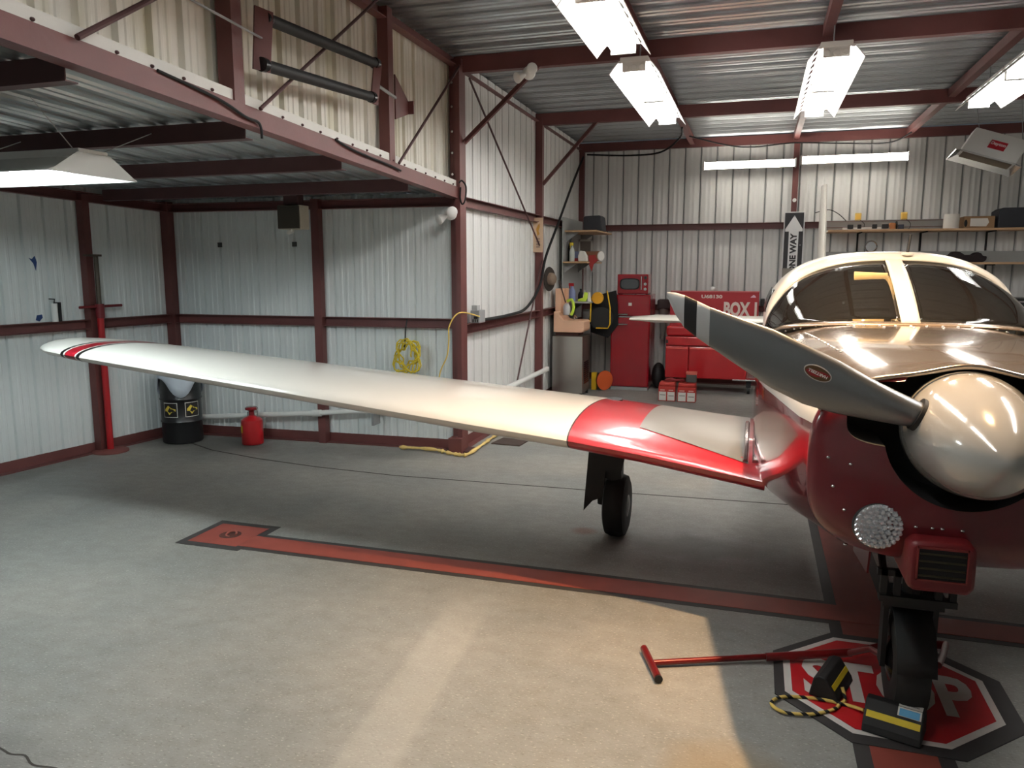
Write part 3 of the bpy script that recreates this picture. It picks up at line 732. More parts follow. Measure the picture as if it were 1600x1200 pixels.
# x, yLE, zLE, chord
WS = [(.08, 3.79, .825, 1.95), (.0, 3.81, .832, 1.93), (-.25, 3.87, .853, 1.86), (-.55, 3.935, .882, 1.80), (-.93, 3.97, .92, 1.74), (-1.5, 3.98, .974, 1.64), (-2.6, 4.01, 1.079, 1.44), (-3.4, 4.035, 1.155, 1.29), (-4.2, 4.07, 1.23, 1.13), (-4.34, 4.076, 1.243, 1.10), (-4.52, 4.09, 1.26, 1.06), (-4.68, 4.12, 1.272, .99), (-4.79, 4.18, 1.281, .87), (-4.85, 4.27, 1.288, .70), (-4.88, 4.38, 1.295, .48)]
def wing_mat(side):
    m = bpy.data.materials.new('wing_paint'); m.use_nodes = True
    nt = m.node_tree; N = nt.nodes; Lk = nt.links.new; b = N['Principled BSDF']
    tc = N.new('ShaderNodeTexCoord'); sep = N.new('ShaderNodeSeparateXYZ'); Lk(tc.outputs['Object'], sep.inputs[0])
    ab = N.new('ShaderNodeMath'); ab.operation = 'ABSOLUTE'; Lk(sep.outputs[0], ab.inputs[0]); D = ab.outputs[0]
    cur = None
    white = srgb(226, 223, 215); red = srgb(170, 20, 34)
    edges = [(0, red), (.93 + AX, srgb(40, 30, 28)), (.938 + AX, white), (4.335 + AX, srgb(24, 22, 22)), (4.365 + AX, white), (4.378 + AX, srgb(150, 22, 36)), (4.47 + AX, white), (4.485 + AX, srgb(24, 22, 22)), (4.51 + AX, white)]
    cur = edges[0][1]
    for e_, c in edges[1:]:
        g = N.new('ShaderNodeMath'); g.operation = 'GREATER_THAN'; g.inputs[1].default_value = e_; Lk(D, g.inputs[0])
        x = N.new('ShaderNodeMix'); x.data_type = 'RGBA'; Lk(g.outputs[0], x.inputs[0])
        if isinstance(cur, tuple): x.inputs[6].default_value = cur
        else: Lk(cur, x.inputs[6])
        x.inputs[7].default_value = c; cur = x.outputs[2]
    Lk(cur, b.inputs['Base Color'])
    b.inputs['Roughness'].default_value = .28; b.inputs['Coat Weight'].default_value = .7; b.inputs['Coat Roughness'].default_value = .05
    return m
WPAINT = wing_mat(1)
def zup(ws, y):   # height of the upper skin at station ws, position y
    x, yl, zl, c = ws; a = max(0, min(1, (y - yl) / c))
    yt = .125 / .2 * (.2969 * math.sqrt(a) - .126 * a - .3516 * a * a + .2843 * a ** 3 - .1036 * a ** 4)
    return zl + .012 + (.018 * 4 * a * (1 - a) + yt * .8) * c - a * c * math.sin(R(2))
def wst(x):
    for a, b in zip(WS, WS[1:]):
        if b[0] <= x <= a[0]:
            q = (x - a[0]) / (b[0] - a[0]); return tuple(a[i] + (b[i] - a[i]) * q for i in range(4))
for s in (1, -1):
    mx = (lambda p: p) if s == 1 else (lambda p: (2 * AX - p[0], p[1], p[2]))
    wg = part('wing', MB().loft([[mx(p) for p in wing_station(*a)] for a in WS]), WPAINT, plane, smooth=40)
    # walkway panel on the inboard upper skin
    rows = []
    for i in range(9):
        x = .0 - .58 * i / 8; st = wst(x); row = []
        y0 = 3.88 + (.0 - x) * .55; y1 = 5.35
        for j in range(13):
            y = y0 + (y1 - y0) * j / 12; row.append(mx((x, y, zup(st, y) + .003)))
        rows.append(row)
    part('walkway', MB().loft(rows, cap=False, closed=False), WALK, wg, smooth=60)
    sd = MB()
    for x in (-.015, .03):
        st = wst(x); sd.tube([mx((x, yy, zup(st, yy) + .004)) for yy in [3.9 + .05 * k for k in range(18)]], .013, 6)
    part('root_seal', sd, mat('seal_bright', srgb(150, 130, 128), .18, metal=.8), wg, smooth=50)
    # main landing gear
    gx = -.86 if s == 1 else 2 * AX + .86
    mg = thing('main_gear', None, None, (gx, 5.2, 0)); mg.parent = plane; mg.location = V((gx, 5.2, 0)) - AO
    tp = [(.10, -.075), (.17, -.078), (.205, -.065), (.218, -.03), (.22, 0), (.218, .03), (.205, .065), (.17, .078), (.10, .075)]
    part('tire', MB().lathe(tp, (gx, 5.2, .22), (1, 0, 0), n=36), TIRE, mg, smooth=40)
    part('hub', MB().lathe([(.03, -.085), (.1, -.07), (.1, .07), (.03, .085)], (gx, 5.2, .22), (1, 0, 0), n=24), BLACKG, mg, smooth=40)
    fx = (lambda x: x) if s == 1 else (lambda x: 2 * AX - x)
    part('strut', MB().cyl((fx(-.88), 5.16, .40), (fx(-.88), 5.12, .98), .055, n=16).cyl((fx(-.97), 5.2, .22), (fx(-.97), 5.17, .5), .03, n=12).box(min(fx(-1.0), fx(-.82)), max(fx(-1.0), fx(-.82)), 5.10, 5.2, .43, .52), BLACK, mg, smooth=40)
    part('torque_link', MB().prism([(-.955, .495), (-.807, .507), (-.788, .61), (-.802, .644), (-.80, .84), (-.95, .86)], (0, 5.03, 0), (1, 0, 0), (0, 0, 1), (0, .03, 0)) if s == 1 else MB().box(fx(-.80), fx(-1.03), 5.22, 5.25, .5, .8), BLACK, mg)
    dp = [(-1.02, .82), (-1.066, .206), (-1.005, .28), (-.935, .313), (-.92, .476), (-.92, .82)]
    part('gear_door', MB().prism([(fx(x), z_) for x, z_ in dp], (0, 5.04, 0), (1, .0, 0), (0, 0, 1), (0, .012, 0)), BLACK, mg)

# canopy: windscreen, centre strip, roof, side windows
def arch(q, y, hw, zt, zb, ex=2.5):     # q 0..1 from left to right over the top
    a = math.pi * (1 - q); c, s_ = math.cos(a), math.sin(a)
    return V((AX + .012 + math.copysign(abs(c) ** (2 / ex), c) * hw, y, zb + (abs(s_) ** (2 / ex)) * (zt - zb)))
def base_c(q):
    t_ = 2 * q - 1
    return V((AX + .012 + .615 * math.copysign(abs(math.sin(t_ * math.pi / 2)), t_), 4.05 + .60 * abs(t_) ** 3.2, 1.588 - .10 * abs(t_) ** 2.6))
def top_c(q):
    t_ = 2 * q - 1; x_ = math.sin(t_ * math.pi / 2); return V((AX + .012 + .618 * x_, 4.70, 1.46 + .432 * max(0, 1 - abs(x_) ** 2.6) ** (1 / 2.6)))
def ws(q, t_):
    a, b = base_c(q), top_c(q); p = a.lerp(b, t_)
    bul = math.sin(math.pi * t_) * .018
    return p + V(((p.x - AX) * .05 * math.sin(math.pi * t_), -bul * .7, bul))
def glass_mat():
    m = bpy.data.materials.new('tinted_windscreen'); m.use_nodes = True
    nt = m.node_tree; N = nt.nodes; N.clear()
    o_ = N.new('ShaderNodeOutputMaterial'); mx = N.new('ShaderNodeMixShader'); f = N.new('ShaderNodeFresnel'); f.inputs[0].default_value = 1.5
    g = N.new('ShaderNodeBsdfGlossy'); g.inputs['Roughness'].default_value = .03; g.inputs[0].default_value = (.95, .95, .95, 1)
    tr = N.new('ShaderNodeBsdfTransparent'); tr.inputs[0].default_value = (.74, .75, .74, 1)
    df = N.new('ShaderNodeBsdfDiffuse'); df.inputs[0].default_value = (.5, .48, .44, 1); m2 = N.new('ShaderNodeMixShader'); m2.inputs[0].default_value = .022
    nt.links.new(tr.outputs[0], m2.inputs[1]); nt.links.new(df.outputs[0], m2.inputs[2])
    nt.links.new(f.outputs[0], mx.inputs[0]); nt.links.new(m2.outputs[0], mx.inputs[1]); nt.links.new(g.outputs[0], mx.inputs[2]); nt.links.new(mx.outputs[0], o_.inputs[0])
    return m
GLASS = glass_mat()
for q0, q1 in ((.0, .487), (.513, 1.0)):
    rows = [[ws(q0 + (q1 - q0) * i / 18, t_ / 10) for i in range(19)] for t_ in range(11)]
    part('windscreen_pane', MB().loft(rows, cap=False, closed=False), GLASS, plane, smooth=60, solid=.005)
rows = [[ws(.479 + .042 * i / 4, t_ / 10) + V((0, -.006, .006)) for i in range(5)] for t_ in range(11)]
part('centre_strip', MB().loft(rows, cap=False, closed=False), CREAM, plane, smooth=60, solid=.008)
rows = [[base_c(i / 40) + d for i in range(41)] for d in (V((0, -.035, -.002)), V((0, -.012, .004)), V((0, .006, .010)))]
part('windscreen_base_trim', MB().loft(rows, cap=False, closed=False), mat('trim_metal', srgb(168, 150, 132), .25, metal=.7), plane, smooth=60, solid=.004)
rows = []
for y, hw, zt in ((4.68, .618, 1.892), (4.73, .642, 1.922), (4.85, .65, 1.938), (5.3, .65, 1.945), (5.9, .60, 1.92), (6.6, .47, 1.80), (7.3, .34, 1.62)):
    rows.append([arch(i / 40, y, hw, zt, 1.45, 2.6) for i in range(41)])
part('cabin_roof', MB().loft(rows, cap=False, closed=False), CREAM, plane, smooth=60, solid=.01)
for s in (-1, 1):
    rows = []
    for y in (4.9, 5.1, 5.4, 5.7):
        rows.append([V((AX + .012 + s * (abs(arch(q, y, .65, 1.955, 1.45, 2.6).x - AX - .012) + .004), y, arch(q, y, .65, 1.95, 1.45, 2.6).z)) for q in (.06, .09, .12, .15)])
    part('side_window', MB().loft(rows, cap=False, closed=False), BLACKG, plane, smooth=60, solid=.006)
# cabin interior
part('glareshield', MB().loft([[(AX + x, 4.12 + .5 * (x / .55) ** 2, 1.612 - .1 * (x / .55) ** 2) for x in [-.5 + .1 * k for k in range(11)]], [(AX + x, 4.95, 1.60) for x in [-.5 + .1 * k for k in range(11)]]], cap=False, closed=False), mat('glareshield_grey', srgb(74, 70, 64), .7), plane, smooth=60, solid=.006)
part('cabin_bulkhead', MB().box(AX - .52, AX + .54, 5.95, 5.98, 1.5, 1.85), mat('bulkhead_grey', srgb(96, 92, 86), .8), plane)
part('cabin_deck', MB().box(AX - .52, AX + .54, 4.9, 5.98, 1.595, 1.612), DARK, plane)
SEAT = mat('seat_grey', srgb(110, 104, 96), .8)
for s in (-1, 1):
    part('seat_back', MB().box(AX + s * .29 - .2, AX + s * .29 + .2, 5.3, 5.4, 1.6, 1.8), SEAT, plane, bevel=.04)
part('sun_visor', MB().obox((.572, 4.50, 1.803), (.082, 0, -.004), (0, .004, .0), (0, -.002, .026)), mat('visor_tan', srgb(214, 190, 140), .7, var=.15, vscale=20), plane, bevel=.003)
an = part('antenna_base', MB().lathe([(.032, 0), (.03, .008), (.012, .012)], (.775, 4.72, 1.925), (0, -.25, 1), n=16), CREAM, plane, smooth=40)
part('antenna_rod', MB().cyl((.775, 4.72, 1.93), (.787, 4.74, 2.03), .008, .009, n=8), BLACK, an)
part('air_vent', MB().box(.045, .075, 4.02, 4.12, 1.09, 1.18), DARK, plane)
# tail
FIN = [(8.7, 1.40), (9.15, 1.62), (9.55, 2.74), (9.7, 2.80), (9.98, 2.78), (10.05, 2.5), (10.0, 1.35)]
rows = []
for q in range(9):
    z_ = 1.4 + 1.38 * q / 8; yl = 9.05 + .5 * q / 8; c = 1.0 - .52 * q / 8; ro = []
    for k in range(16):
        a = 6.28318 * k / 16; u = math.cos(a); ro.append((AX + math.sin(a) * .055 * (1 - .45 * q / 8) * (1 if u < 0 else 1 - u * .8), yl + (u + 1) / 2 * c, z_))
    rows.append(ro)
part('tail_fin', MB().loft(rows), CREAM, plane, smooth=50)
for s in (-1, 1):
    rows = []
    for q in range(8):
        xx = AX + s * (.05 + 2.08 * q / 7); c = .86 - .30 * q / 7; yl = 9.1 + .16 * q / 7
        if q == 7: c *= .92; yl += .02
        rows.append([(xx, yl + (math.cos(6.28318 * k / 16) + 1) / 2 * c, 1.245 + math.sin(6.28318 * k / 16) * (.045 if q < 7 else .02)) for k in range(16)])
    part('stabilator', MB().loft(rows), CREAM, plane, smooth=50)
# nose gear
ng = thing('nose_gear', None, None, (AX - .01, 3.3, 0)); ng.parent = plane; ng.location = V((AX - .01, 3.3, 0)) - AO
gx = AX - .025
tp = [(.10, -.062), (.16, -.070), (.2, -.062), (.217, -.034), (.222, 0), (.217, .034), (.2, .062), (.16, .070), (.10, .062)]
part('tire', MB().lathe(tp, (gx, 3.40, .222), (1, 0, 0), n=40), TIRE, ng, smooth=40)
part('hub', MB().lathe([(.02, -.082), (.1, -.06), (.1, .06), (.02, .082)], (gx, 3.40, .222), (1, 0, 0), n=24), BLACKG, ng, smooth=40)
mb = MB().cyl((gx, 3.38, .50), (gx, 3.28, .98), .04, n=16)
for s in (-1, 1): mb.box(gx + s * .092 - .01, gx + s * .092 + .01, 3.36, 3.44, .2, .50)
mb.box(gx - .115, gx + .115, 3.33, 3.44, .48, .54)
part('fork', mb, BLACK, ng, smooth=30)
mb = MB()
for s in (-1, 1):
    mb.box(gx + s * .125 - .012, gx + s * .125 + .012, 3.26, 3.29, .535, .66); mb.box(gx + s * .075 - .012, gx + s * .075 + .012, 3.26, 3.29, .535, .66)
    mb.box(gx + s * .10 - .05, gx + s * .10 + .05, 3.26, 3.29, .635, .66)
mb.box(gx - .14, gx + .14, 3.25, 3.3, .53, .555)
part('steering_yoke', mb, BLACK, ng)
part('drag_brace', MB().tube([(gx - .09, 3.42, .52), (gx - .1, 3.9, .85)], .016, 8).tube([(gx + .09, 3.42, .52), (gx + .1, 3.9, .85)], .016, 8), BLACK, ng)
part('fender_flap', MB().loft([[(gx - .072, yy, zz), (gx + .072, yy, zz)] for yy, zz in [(3.40 + .245 * math.cos(R(a)), .222 + .245 * math.sin(R(a))) for a in range(60, 175, 12)]], cap=False, closed=False), BLACK, ng, smooth=60, solid=.004)
for s in (-1, 1):
    part('gear_door', MB().prism([(0, 0), (.55, 0), (.5, -.26), (.06, -.2)], (gx + s * .17, 3.3, .80), (0, 1, 0), (0, 0, 1), (s * .008, 0, 0)), REDN, ng)

# ------------------------------------------------------------------ things around the nose wheel
TOWR = mat('tow_bar_red', srgb(112, 20, 20), .3, metal=.2, coat=.4)
tb = thing('tow_bar', 'red steel tow bar with T handle attached to the nose wheel', 'tow bar', (-.39, 3.44, 0))
part('handle', MB().cyl((-.445, 3.565, .022), (-.345, 3.305, .022), .018, n=16), TOWR, tb, smooth=40)
part('shaft', MB().cyl((-.39, 3.435, .022), (.16, 3.66, .03), .014, n=14).cyl((.12, 3.64, .028), (.50, 3.74, .06), .02, n=14), TOWR, tb, smooth=40)
part('yoke', MB().tube([(.48, 3.735, .055), (.57, 3.66, .13), (.60, 3.44, .20)], .014, 10).tube([(.48, 3.735, .055), (.72, 3.86, .09), (.93, 3.90, .085), (.86, 3.64, .15), (.80, 3.44, .2)], [.016, .016, .02, .014, .014], 10), TOWR, tb, smooth=50)
part('end_plug', MB().cyl((-.343, 3.30, .022), (-.341, 3.294, .022), .0185, n=16), BLACK, tb)
CHK = mat('chock_rubber', srgb(24, 24, 25), .65, var=.2, vscale=18)
CY = mat('chock_yellow', srgb(222, 196, 30), .5)
def chock(label, c, ang, k, ln=.21):
    t = thing('wheel_chock', label, 'wheel chock', c)
    ca, sa = math.cos(ang), math.sin(ang); L = V((ca, sa, 0)); Wd = V((-sa, ca, 0)); U = V((0, 0, 1))
    pf = [(-.075, 0), (.075, 0), (.055, .10), (.03, .115), (-.005, .115), (-.065, .03)]; pf = [(x_ * k, z_ * k) for x_, z_ in pf]
    o0 = V(c) - L * ln / 2
    part('body', MB().prism(pf, o0, Wd, U, L * ln), CHK, t, bevel=.006)
    a, b = V((-.065 * k, .03 * k)), V((-.005 * k, .115 * k))
    q = [a.lerp(b, .3), a.lerp(b, .55)]
    d2 = V((b.x - a.x, b.y - a.y)); nn = V((-d2.y, d2.x)).normalized() * .003
    poly = [(q[0].x, q[0].y), (q[1].x, q[1].y), (q[1].x + nn.x, q[1].y + nn.y), (q[0].x + nn.x, q[0].y + nn.y)]
    part('yellow_stripe', MB().prism(poly, o0 + L * .01, Wd, U, L * (ln - .02)), CY, t)
    return t, o0, L, Wd, U, a, b, nn
t, o0, L, Wd, U, a, b, nn = chock('black rubber wheel chock with yellow stripe and blue label before the nose tyre', (.605, 3.205, .0075), R(-18), 1, .215)
def on_face(u, v_): p = a.lerp(b, v_) + nn * 1.4; return o0 + L * u + Wd * p.x + U * p.y
part('sticker', MB().add([on_face(.12, .66), on_face(.205, .66), on_face(.205, 1.0), on_face(.12, 1.0)], [(0, 1, 2, 3)]).prism([(.12, 0), (.205, 0), (.205, .035), (.12, .035)], o0 + Wd * -.003 + U * .1165, L, Wd, U * .001), PAPER, t)
part('sticker_blue', MB().add([on_face(.126, .68) - Wd * .001, on_face(.199, .68) - Wd * .001, on_face(.199, .95) - Wd * .001, on_face(.126, .95) - Wd * .001], [(0, 1, 2, 3)]), mat('sticker_blue', srgb(90, 170, 215), .5), t)
text('sticker_lettering', 'WHEEL CHOCKS', .02, o0 + L * .162 + Wd * .014 + U * .1178, L, Wd, mat('ink', srgb(50, 50, 60), .6), t, ext=0, fit=(.06, .009))
chock('black rubber wheel chock lying on the S of the stop marking', (.395, 3.48, .0075), R(70), .85, .24)
# black and yellow rope
def rope_mat():
    m = mat('rope_twist', srgb(215, 180, 60), .8)
    nt = m.node_tree; b = nt.nodes['Principled BSDF']; uv = nt.nodes.new('ShaderNodeTexCoord')
    wv = nt.nodes.new('ShaderNodeTexWave'); wv.inputs['Scale'].default_value = 9; wv.bands_direction = 'DIAGONAL'
    cr = nt.nodes.new('ShaderNodeMapRange'); cr.inputs[1].default_value = .62; cr.inputs[2].default_value = .68
    nt.links.new(uv.outputs['Object'], wv.inputs[0]); nt.links.new(wv.outputs[0], cr.inputs[0])
    mx = nt.nodes.new('ShaderNodeMix'); mx.data_type = 'RGBA'; nt.links.new(cr.outputs[0], mx.inputs[0]); mx.inputs[6].default_value = srgb(214, 184, 96); mx.inputs[7].default_value = srgb(22, 20, 18)
    nt.links.new(mx.outputs[2], b.inputs['Base Color']); return m
RP = [(.43, 3.40, .06), (.44, 3.37, .02), (.415, 3.335, .014), (.39, 3.29, .014), (.30, 3.225, .013), (.19, 3.206, .012), (.139, 3.26, .012), (.18, 3.325, .012), (.27, 3.352, .012), (.36, 3.352, .014), (.45, 3.335, .016), (.505, 3.29, .03)]
single('rope', 'black and yellow twisted rope looped between the two wheel chocks', 'rope', MB().tube(smooth_path(RP), .0075, 8), rope_mat(), (.3, 3.3, 0), smooth=60)

# ------------------------------------------------------------------ wing bay things
t = thing('tail_stand', 'tall red stand with cross handle and disc base by the left wall', 'stand', (-6.215, 6.14, 0))
part('base_disc', MB().lathe([(.17, 0), (.17, .015), (.15, .022), (.03, .03)], (-6.215, 6.14, 0), n=28), mat('faded_red', srgb(120, 66, 60), .7, var=.2), t, smooth=30)
part('tube', MB().cyl((-6.215, 6.14, .02), (-6.215, 6.14, 1.44), .032, n=16), REDP, t, smooth=40)
part('collar', MB().cyl((-6.215, 6.14, 1.36), (-6.215, 6.14, 1.5), .042, n=16), mat('stand_red_dark', srgb(110, 26, 32), .5), t, smooth=40)
part('handle', MB().cyl((-6.215, 5.9, 1.475), (-6.215, 6.42, 1.475), .014, n=10), mat('stand_red_dark', (0, 0, 0, 1)), t, smooth=40)
part('inner_rod', MB().cyl((-6.215, 6.14, 1.44), (-6.215, 6.14, 1.97), .022, n=12), mat('worn_steel', srgb(86, 78, 68), .5, metal=.5), t, smooth=40)
part('top_plate', MB().box(-6.29, -6.19, 6.06, 6.19, 1.965, 1.985), mat('worn_steel', (0, 0, 0, 1)), t)
# drum
dc_ = (-5.86, 6.78, 0)
t = thing('steel_drum', 'black steel drum with white cloth and blue lid in the corner', 'drum', dc_)
pf = [(.19, 0), (.205, .012), (.205, .22), (.214, .235), (.205, .25), (.205, .46), (.214, .475), (.205, .49), (.205, .70), (.21, .715), (.2, .72)]
part('body', MB().lathe(pf, dc_, n=40), mat('drum_black', srgb(24, 25, 27), .35, var=.2), t, smooth=35)
part('lid', MB().lathe([(.212, .725), (.214, .765), (.19, .78)], dc_, n=32), BLUE, t, smooth=35)
rows = []
for dz, rr in ((.74, .212), (.72, .218), (.62, .222), (.5, .226)):
    row = []
    for k in range(49):
        a_ = 6.28318 * k / 48; wv = .5 + .5 * math.cos(3 * (a_ + .855)); z_ = .735 - (.735 - dz) * (.12 + .88 * wv)
        row.append((dc_[0] + (rr + .006 * math.sin(9 * a_)) * math.cos(a_), dc_[1] + (rr + .006 * math.sin(9 * a_)) * math.sin(a_), z_))
    rows.append(row)
part('cloth', MB().loft(rows, cap=False, closed=False), CLOTH, t, smooth=60, solid=.003)
def on_drum(ang, u, v_, z_, r=.208): a_ = ang + u / r; return (dc_[0] + r * math.cos(a_), dc_[1] + r * math.sin(a_), z_ + v_)
for ang in (R(-82), R(-18)):
    def patch(w_, h_, r, zc, n=6):
        m = MB(); vs = []
        for i in range(n + 1):
            for j in (-1, 1): vs.append(on_drum(ang, -w_ / 2 + w_ * i / n, j * h_ / 2, zc, r))
        return m.add(vs, [(2 * i, 2 * i + 2, 2 * i + 3, 2 * i + 1) for i in range(n)])
    lb = part('label', patch(.155, .155, .2065, .37), PAPER, t)
    part('label_field', patch(.145, .145, .2075, .37), mat('label_black', srgb(20, 18, 18), .5), lb)
    dm = MB(); pts = [(-.06, .01), (-.02, .05), (.02, .02), (.06, .012), (.06, -.012), (.02, -.02), (-.01, -.05), (-.035, -.012), (-.06, -.012)]
    dm.add([on_drum(ang, u, v_, .37, .2085) for u, v_ in pts], [tuple(range(len(pts)))])
    part('label_emblem', dm, mat('label_yellow', srgb(214, 190, 70), .5), lb)
# gas can
t = thing('fuel_can', 'red metal safety fuel can with round lid handle and yellow label', 'fuel can', (-5.05, 6.88, 0))
part('body', MB().lathe([(.10, 0), (.112, .008), (.112, .235), (.106, .262), (.08, .285), (.045, .30), (.03, .31)], (-5.05, 6.88, 0), n=36), REDP, t, smooth=35)
part('neck', MB().lathe([(.032, .30), (.028, .35), (.04, .365)], (-5.05, 6.88, 0), n=20), REDG, t, smooth=35)
part('cap', MB().lathe([(.05, .365), (.066, .372), (.066, .392), (.05, .402)], (-5.05, 6.88, 0), n=24), REDG, t, smooth=35)
part('handle', MB().tube([(-4.985, 6.88, .28), (-4.975, 6.88, .36), (-4.985, 6.88, .395), (-5.01, 6.88, .39)], .004, 6), CHROME, t)
lab = MB(); vs = []
for i in range(5):
    a_ = R(190 + 14 * i)
    for zz in (.13, .21): vs.append((-5.05 + .1135 * math.cos(a_), 6.88 + .1135 * math.sin(a_), zz))
part('label', lab.add(vs, [(2 * i, 2 * i + 2, 2 * i + 3, 2 * i + 1) for i in range(4)]), YELV, t)
# pipes
def wall_pt(x, off): # along the wing bay rear wall
    return (x, CL[1] + (YP - CL[1]) * (x - CL[0]) / (XT - CL[0]) - off)
t = thing('drain_pipe', 'white plastic pipe along the foot of the wing bay rear wall', 'pipe', (-4.5, 7.05, 0))
part('pipe', MB().tube([(-5.83, wall_pt(-5.83, .10)[1], .21), (-4.4, wall_pt(-4.4, .14)[1], .33), (-2.98, wall_pt(-2.98, .10)[1], .455)], .028, 14), PVC, t, smooth=50)
part('coupling', MB().cyl((-4.44, 7.085, .327), (-4.34, 7.09, .334), .036, n=14), PVC, t, smooth=50)
for x in (-5.2, -3.7): part('clamp', MB().box(x - .012, x + .012, 7.02, 7.17, .25, .31 if x < -4 else .45), GREYM, t)
t = thing('drain_pipe', 'white plastic pipe along the tail bay side wall toward the steel cabinet', 'pipe', (-2.76, 9, 0))
part('pipe', MB().cyl((-2.68, 7.42, .49), (-2.68, 10.12, .49), .032, n=14), PVC, t, smooth=50)
part('end_cap', MB().cyl((-2.68, 10.12, .49), (-2.68, 10.15, .49), .036, n=14), PVC, t, smooth=50)
# hose coil
t = thing('hose_coil', 'yellow air hose coil hung from the girt by a black strap', 'hose', (-3.34, 7.12, .95))
pts = []
for k in range(160):
    a_ = 6.28318 * k / 22 ; rr = .12 + .035 * math.sin(k * .9) + .02 * math.sin(k * .23)
    pts.append((-3.33 + .95 * rr * math.sin(a_) + .015 * math.sin(k * .31), 7.09 + .022 * math.sin(k * .17 * 3), .975 + 1.15 * rr * math.cos(a_) - .02 * math.cos(k * .2)))
part('loops', MB().tube(pts, .0075, 7), YELV, t, smooth=60)
part('loose_end', MB().tube(smooth_path([(-3.30, 7.07, 1.1), (-3.2, 7.07, .98), (-3.38, 7.07, .80), (-3.1, 7.07, .73), (-3.02, 7.07, .78)]), .006, 6).tube(smooth_path([(-3.42, 7.08, .84), (-3.52, 7.08, .72), (-3.46, 7.08, .64), (-3.36, 7.08, .72)]), .006, 6), YELV, t, smooth=60)
part('strap', MB().tube([(-3.35, 7.15, 1.34), (-3.35, 7.11, 1.25), (-3.35, 7.09, 1.10), (-3.345, 7.06, 1.07)], .008, 6), BLACK, t)
single('extension_cord', 'thin yellow cord hanging down the tall column from the outlet box', 'cord', MB().tube(smooth_path([(-2.70, 7.5, 1.36), (-2.76, 7.10, 1.42), (-2.83, 7.0, 1.30), (-2.84, 7.0, 1.15), (-2.86, 7.0, 1.0), (-2.93, 7.0, .85), (-2.96, 7.0, .70)]), .0065, 7), mat('cord_yellow', srgb(226, 190, 90), .5), (-2.86, 7.1, 1), smooth=60)
# foam bead
fo = smooth_path([(-3.45, 7.12, .02), (-3.1, 7.1, .03), (-2.95, 7.07, .025), (-2.85, 7.03, .02), (-2.72, 7.0, .02), (-2.66, 7.05, .025), (-2.66, 7.5, .03), (-2.68, 7.9, .025), (-2.7, 8.3, .02)], 6)
single('foam_bead', 'yellowed sealing foam bead along the base of the tall column', 'foam', MB().tube(fo, [.010 + .016 * abs(math.sin(i * 1.7) * math.sin(i * .6 + 1)) for i in range(len(fo))], 8), FOAM, (-2.8, 7.1, 0), smooth=60)
single('floor_mat_scrap', 'small dark rubber scrap on the floor by the foam bead', 'mat', MB().prism([(-2.62, 7.62), (-2.3, 7.6), (-2.28, 7.86), (-2.58, 7.92)], (0, 0, 0), (1, 0, 0), (0, 1, 0), (0, 0, .012)), mat('brown_rubber', srgb(66, 52, 46), .8), (-2.45, 7.75, 0))
# speaker box
t = thing('speaker_box', 'dark speaker box with pale side hanging under the low roof', 'speaker', (-4.33, 6.8, 2.2))
part('cabinet', MB().box(-4.46, -4.215, 6.64, 6.80, 2.225, 2.452), mat('box_side_tan', srgb(186, 178, 160), .7), t, bevel=.004)
part('grille', MB().box(-4.455, -4.22, 6.622, 6.64, 2.23, 2.447), mat('grille_dark', srgb(66, 62, 54), .9, bump=.4, bscale=120), t, bevel=.004)
part('tape', MB().obox((-4.34, 6.66, 2.20), (.03, 0, .012), (0, .02, 0), (-.004, 0, .012)), PAPER, t)
part('hanger', MB().box(-4.42, -4.26, 6.68, 6.78, 2.452, 2.60), STEELD, t)
# security lamps
def twin_lamp(label, c):
    t = thing('security_lamp', label, 'lamp', c); x, y, z = c
    part('mount', MB().lathe([(.06, 0), (.06, .03), (.03, .05)], (x, y, z), (0, -1, 0), n=20), WHITEM, t, smooth=40)
    for dx, dz, ax in ((-.085, -.02, (-.5, -.7, -.4)), (.03, .02, (.5, -.8, -.1))):
        part('lamp_head', MB().lathe([(.018, 0), (.03, .03), (.048, .085), (.051, .096), (.04, .104), (.015, .108)], (x + dx * .4, y - .05, z + dz), ax, n=20), WHITEM, t, smooth=40)
twin_lamp('white twin security lamp on the tall column under the fascia', (-2.85, 7.13, 2.37))
twin_lamp('white twin security lamp hanging at the head of the long knee brace', (-2.1, 7.245, 3.64))
# outlet box and small wall things
t = thing('outlet_box', 'grey outlet box on the tail bay girt beside the tall column', 'outlet', (-2.76, 7.62, 1.36))
part('box', MB().box(-2.80, -2.70, 7.5, 7.68, 1.29, 1.42), GREYM, t, bevel=.006)
part('cover', MB().box(-2.80, -2.74, 7.54, 7.64, 1.42, 1.47), mat('grey_cover', srgb(165, 166, 164), .5), t, bevel=.004)
part('socket', MB().box(-2.76, -2.72, 7.494, 7.5, 1.335, 1.36), BLACK, t)
for dz in (0, 1, 2): part('slot', MB().box(-2.775 + dz * .025, -2.765 + dz * .025, 7.496, 7.5, 1.30, 1.33), BLACK, t)
t = thing('wooden_plaque', 'narrow wooden plaque with an emblem hung on the tail bay column', 'plaque', (-2.76, 10.08, 2.3))
part('board', MB().box(-2.86, -2.73, 10.06, 10.09, 2.06, 2.51), mat('plaque_wood', srgb(196, 168, 140), .6, var=.12), t, bevel=.004)
part('emblem', MB().prism([(-.03, .0), (-.005, .05), (.02, .08), (.025, .03), (.005, -.02), (.02, -.06), (-.01, -.09), (-.02, -.03)], (-2.79, 10.058, 2.36), (1, 0, 0), (0, 0, 1), (0, .004, 0)), mat('emblem_gold', srgb(190, 140, 60), .4), t)
for k in range(4): part('mark', MB().box(-2.815, -2.765, 10.056, 10.06, 2.12 + k * .035, 2.14 + k * .035), mat('plaque_mark', srgb(150, 130, 116), .6), t)
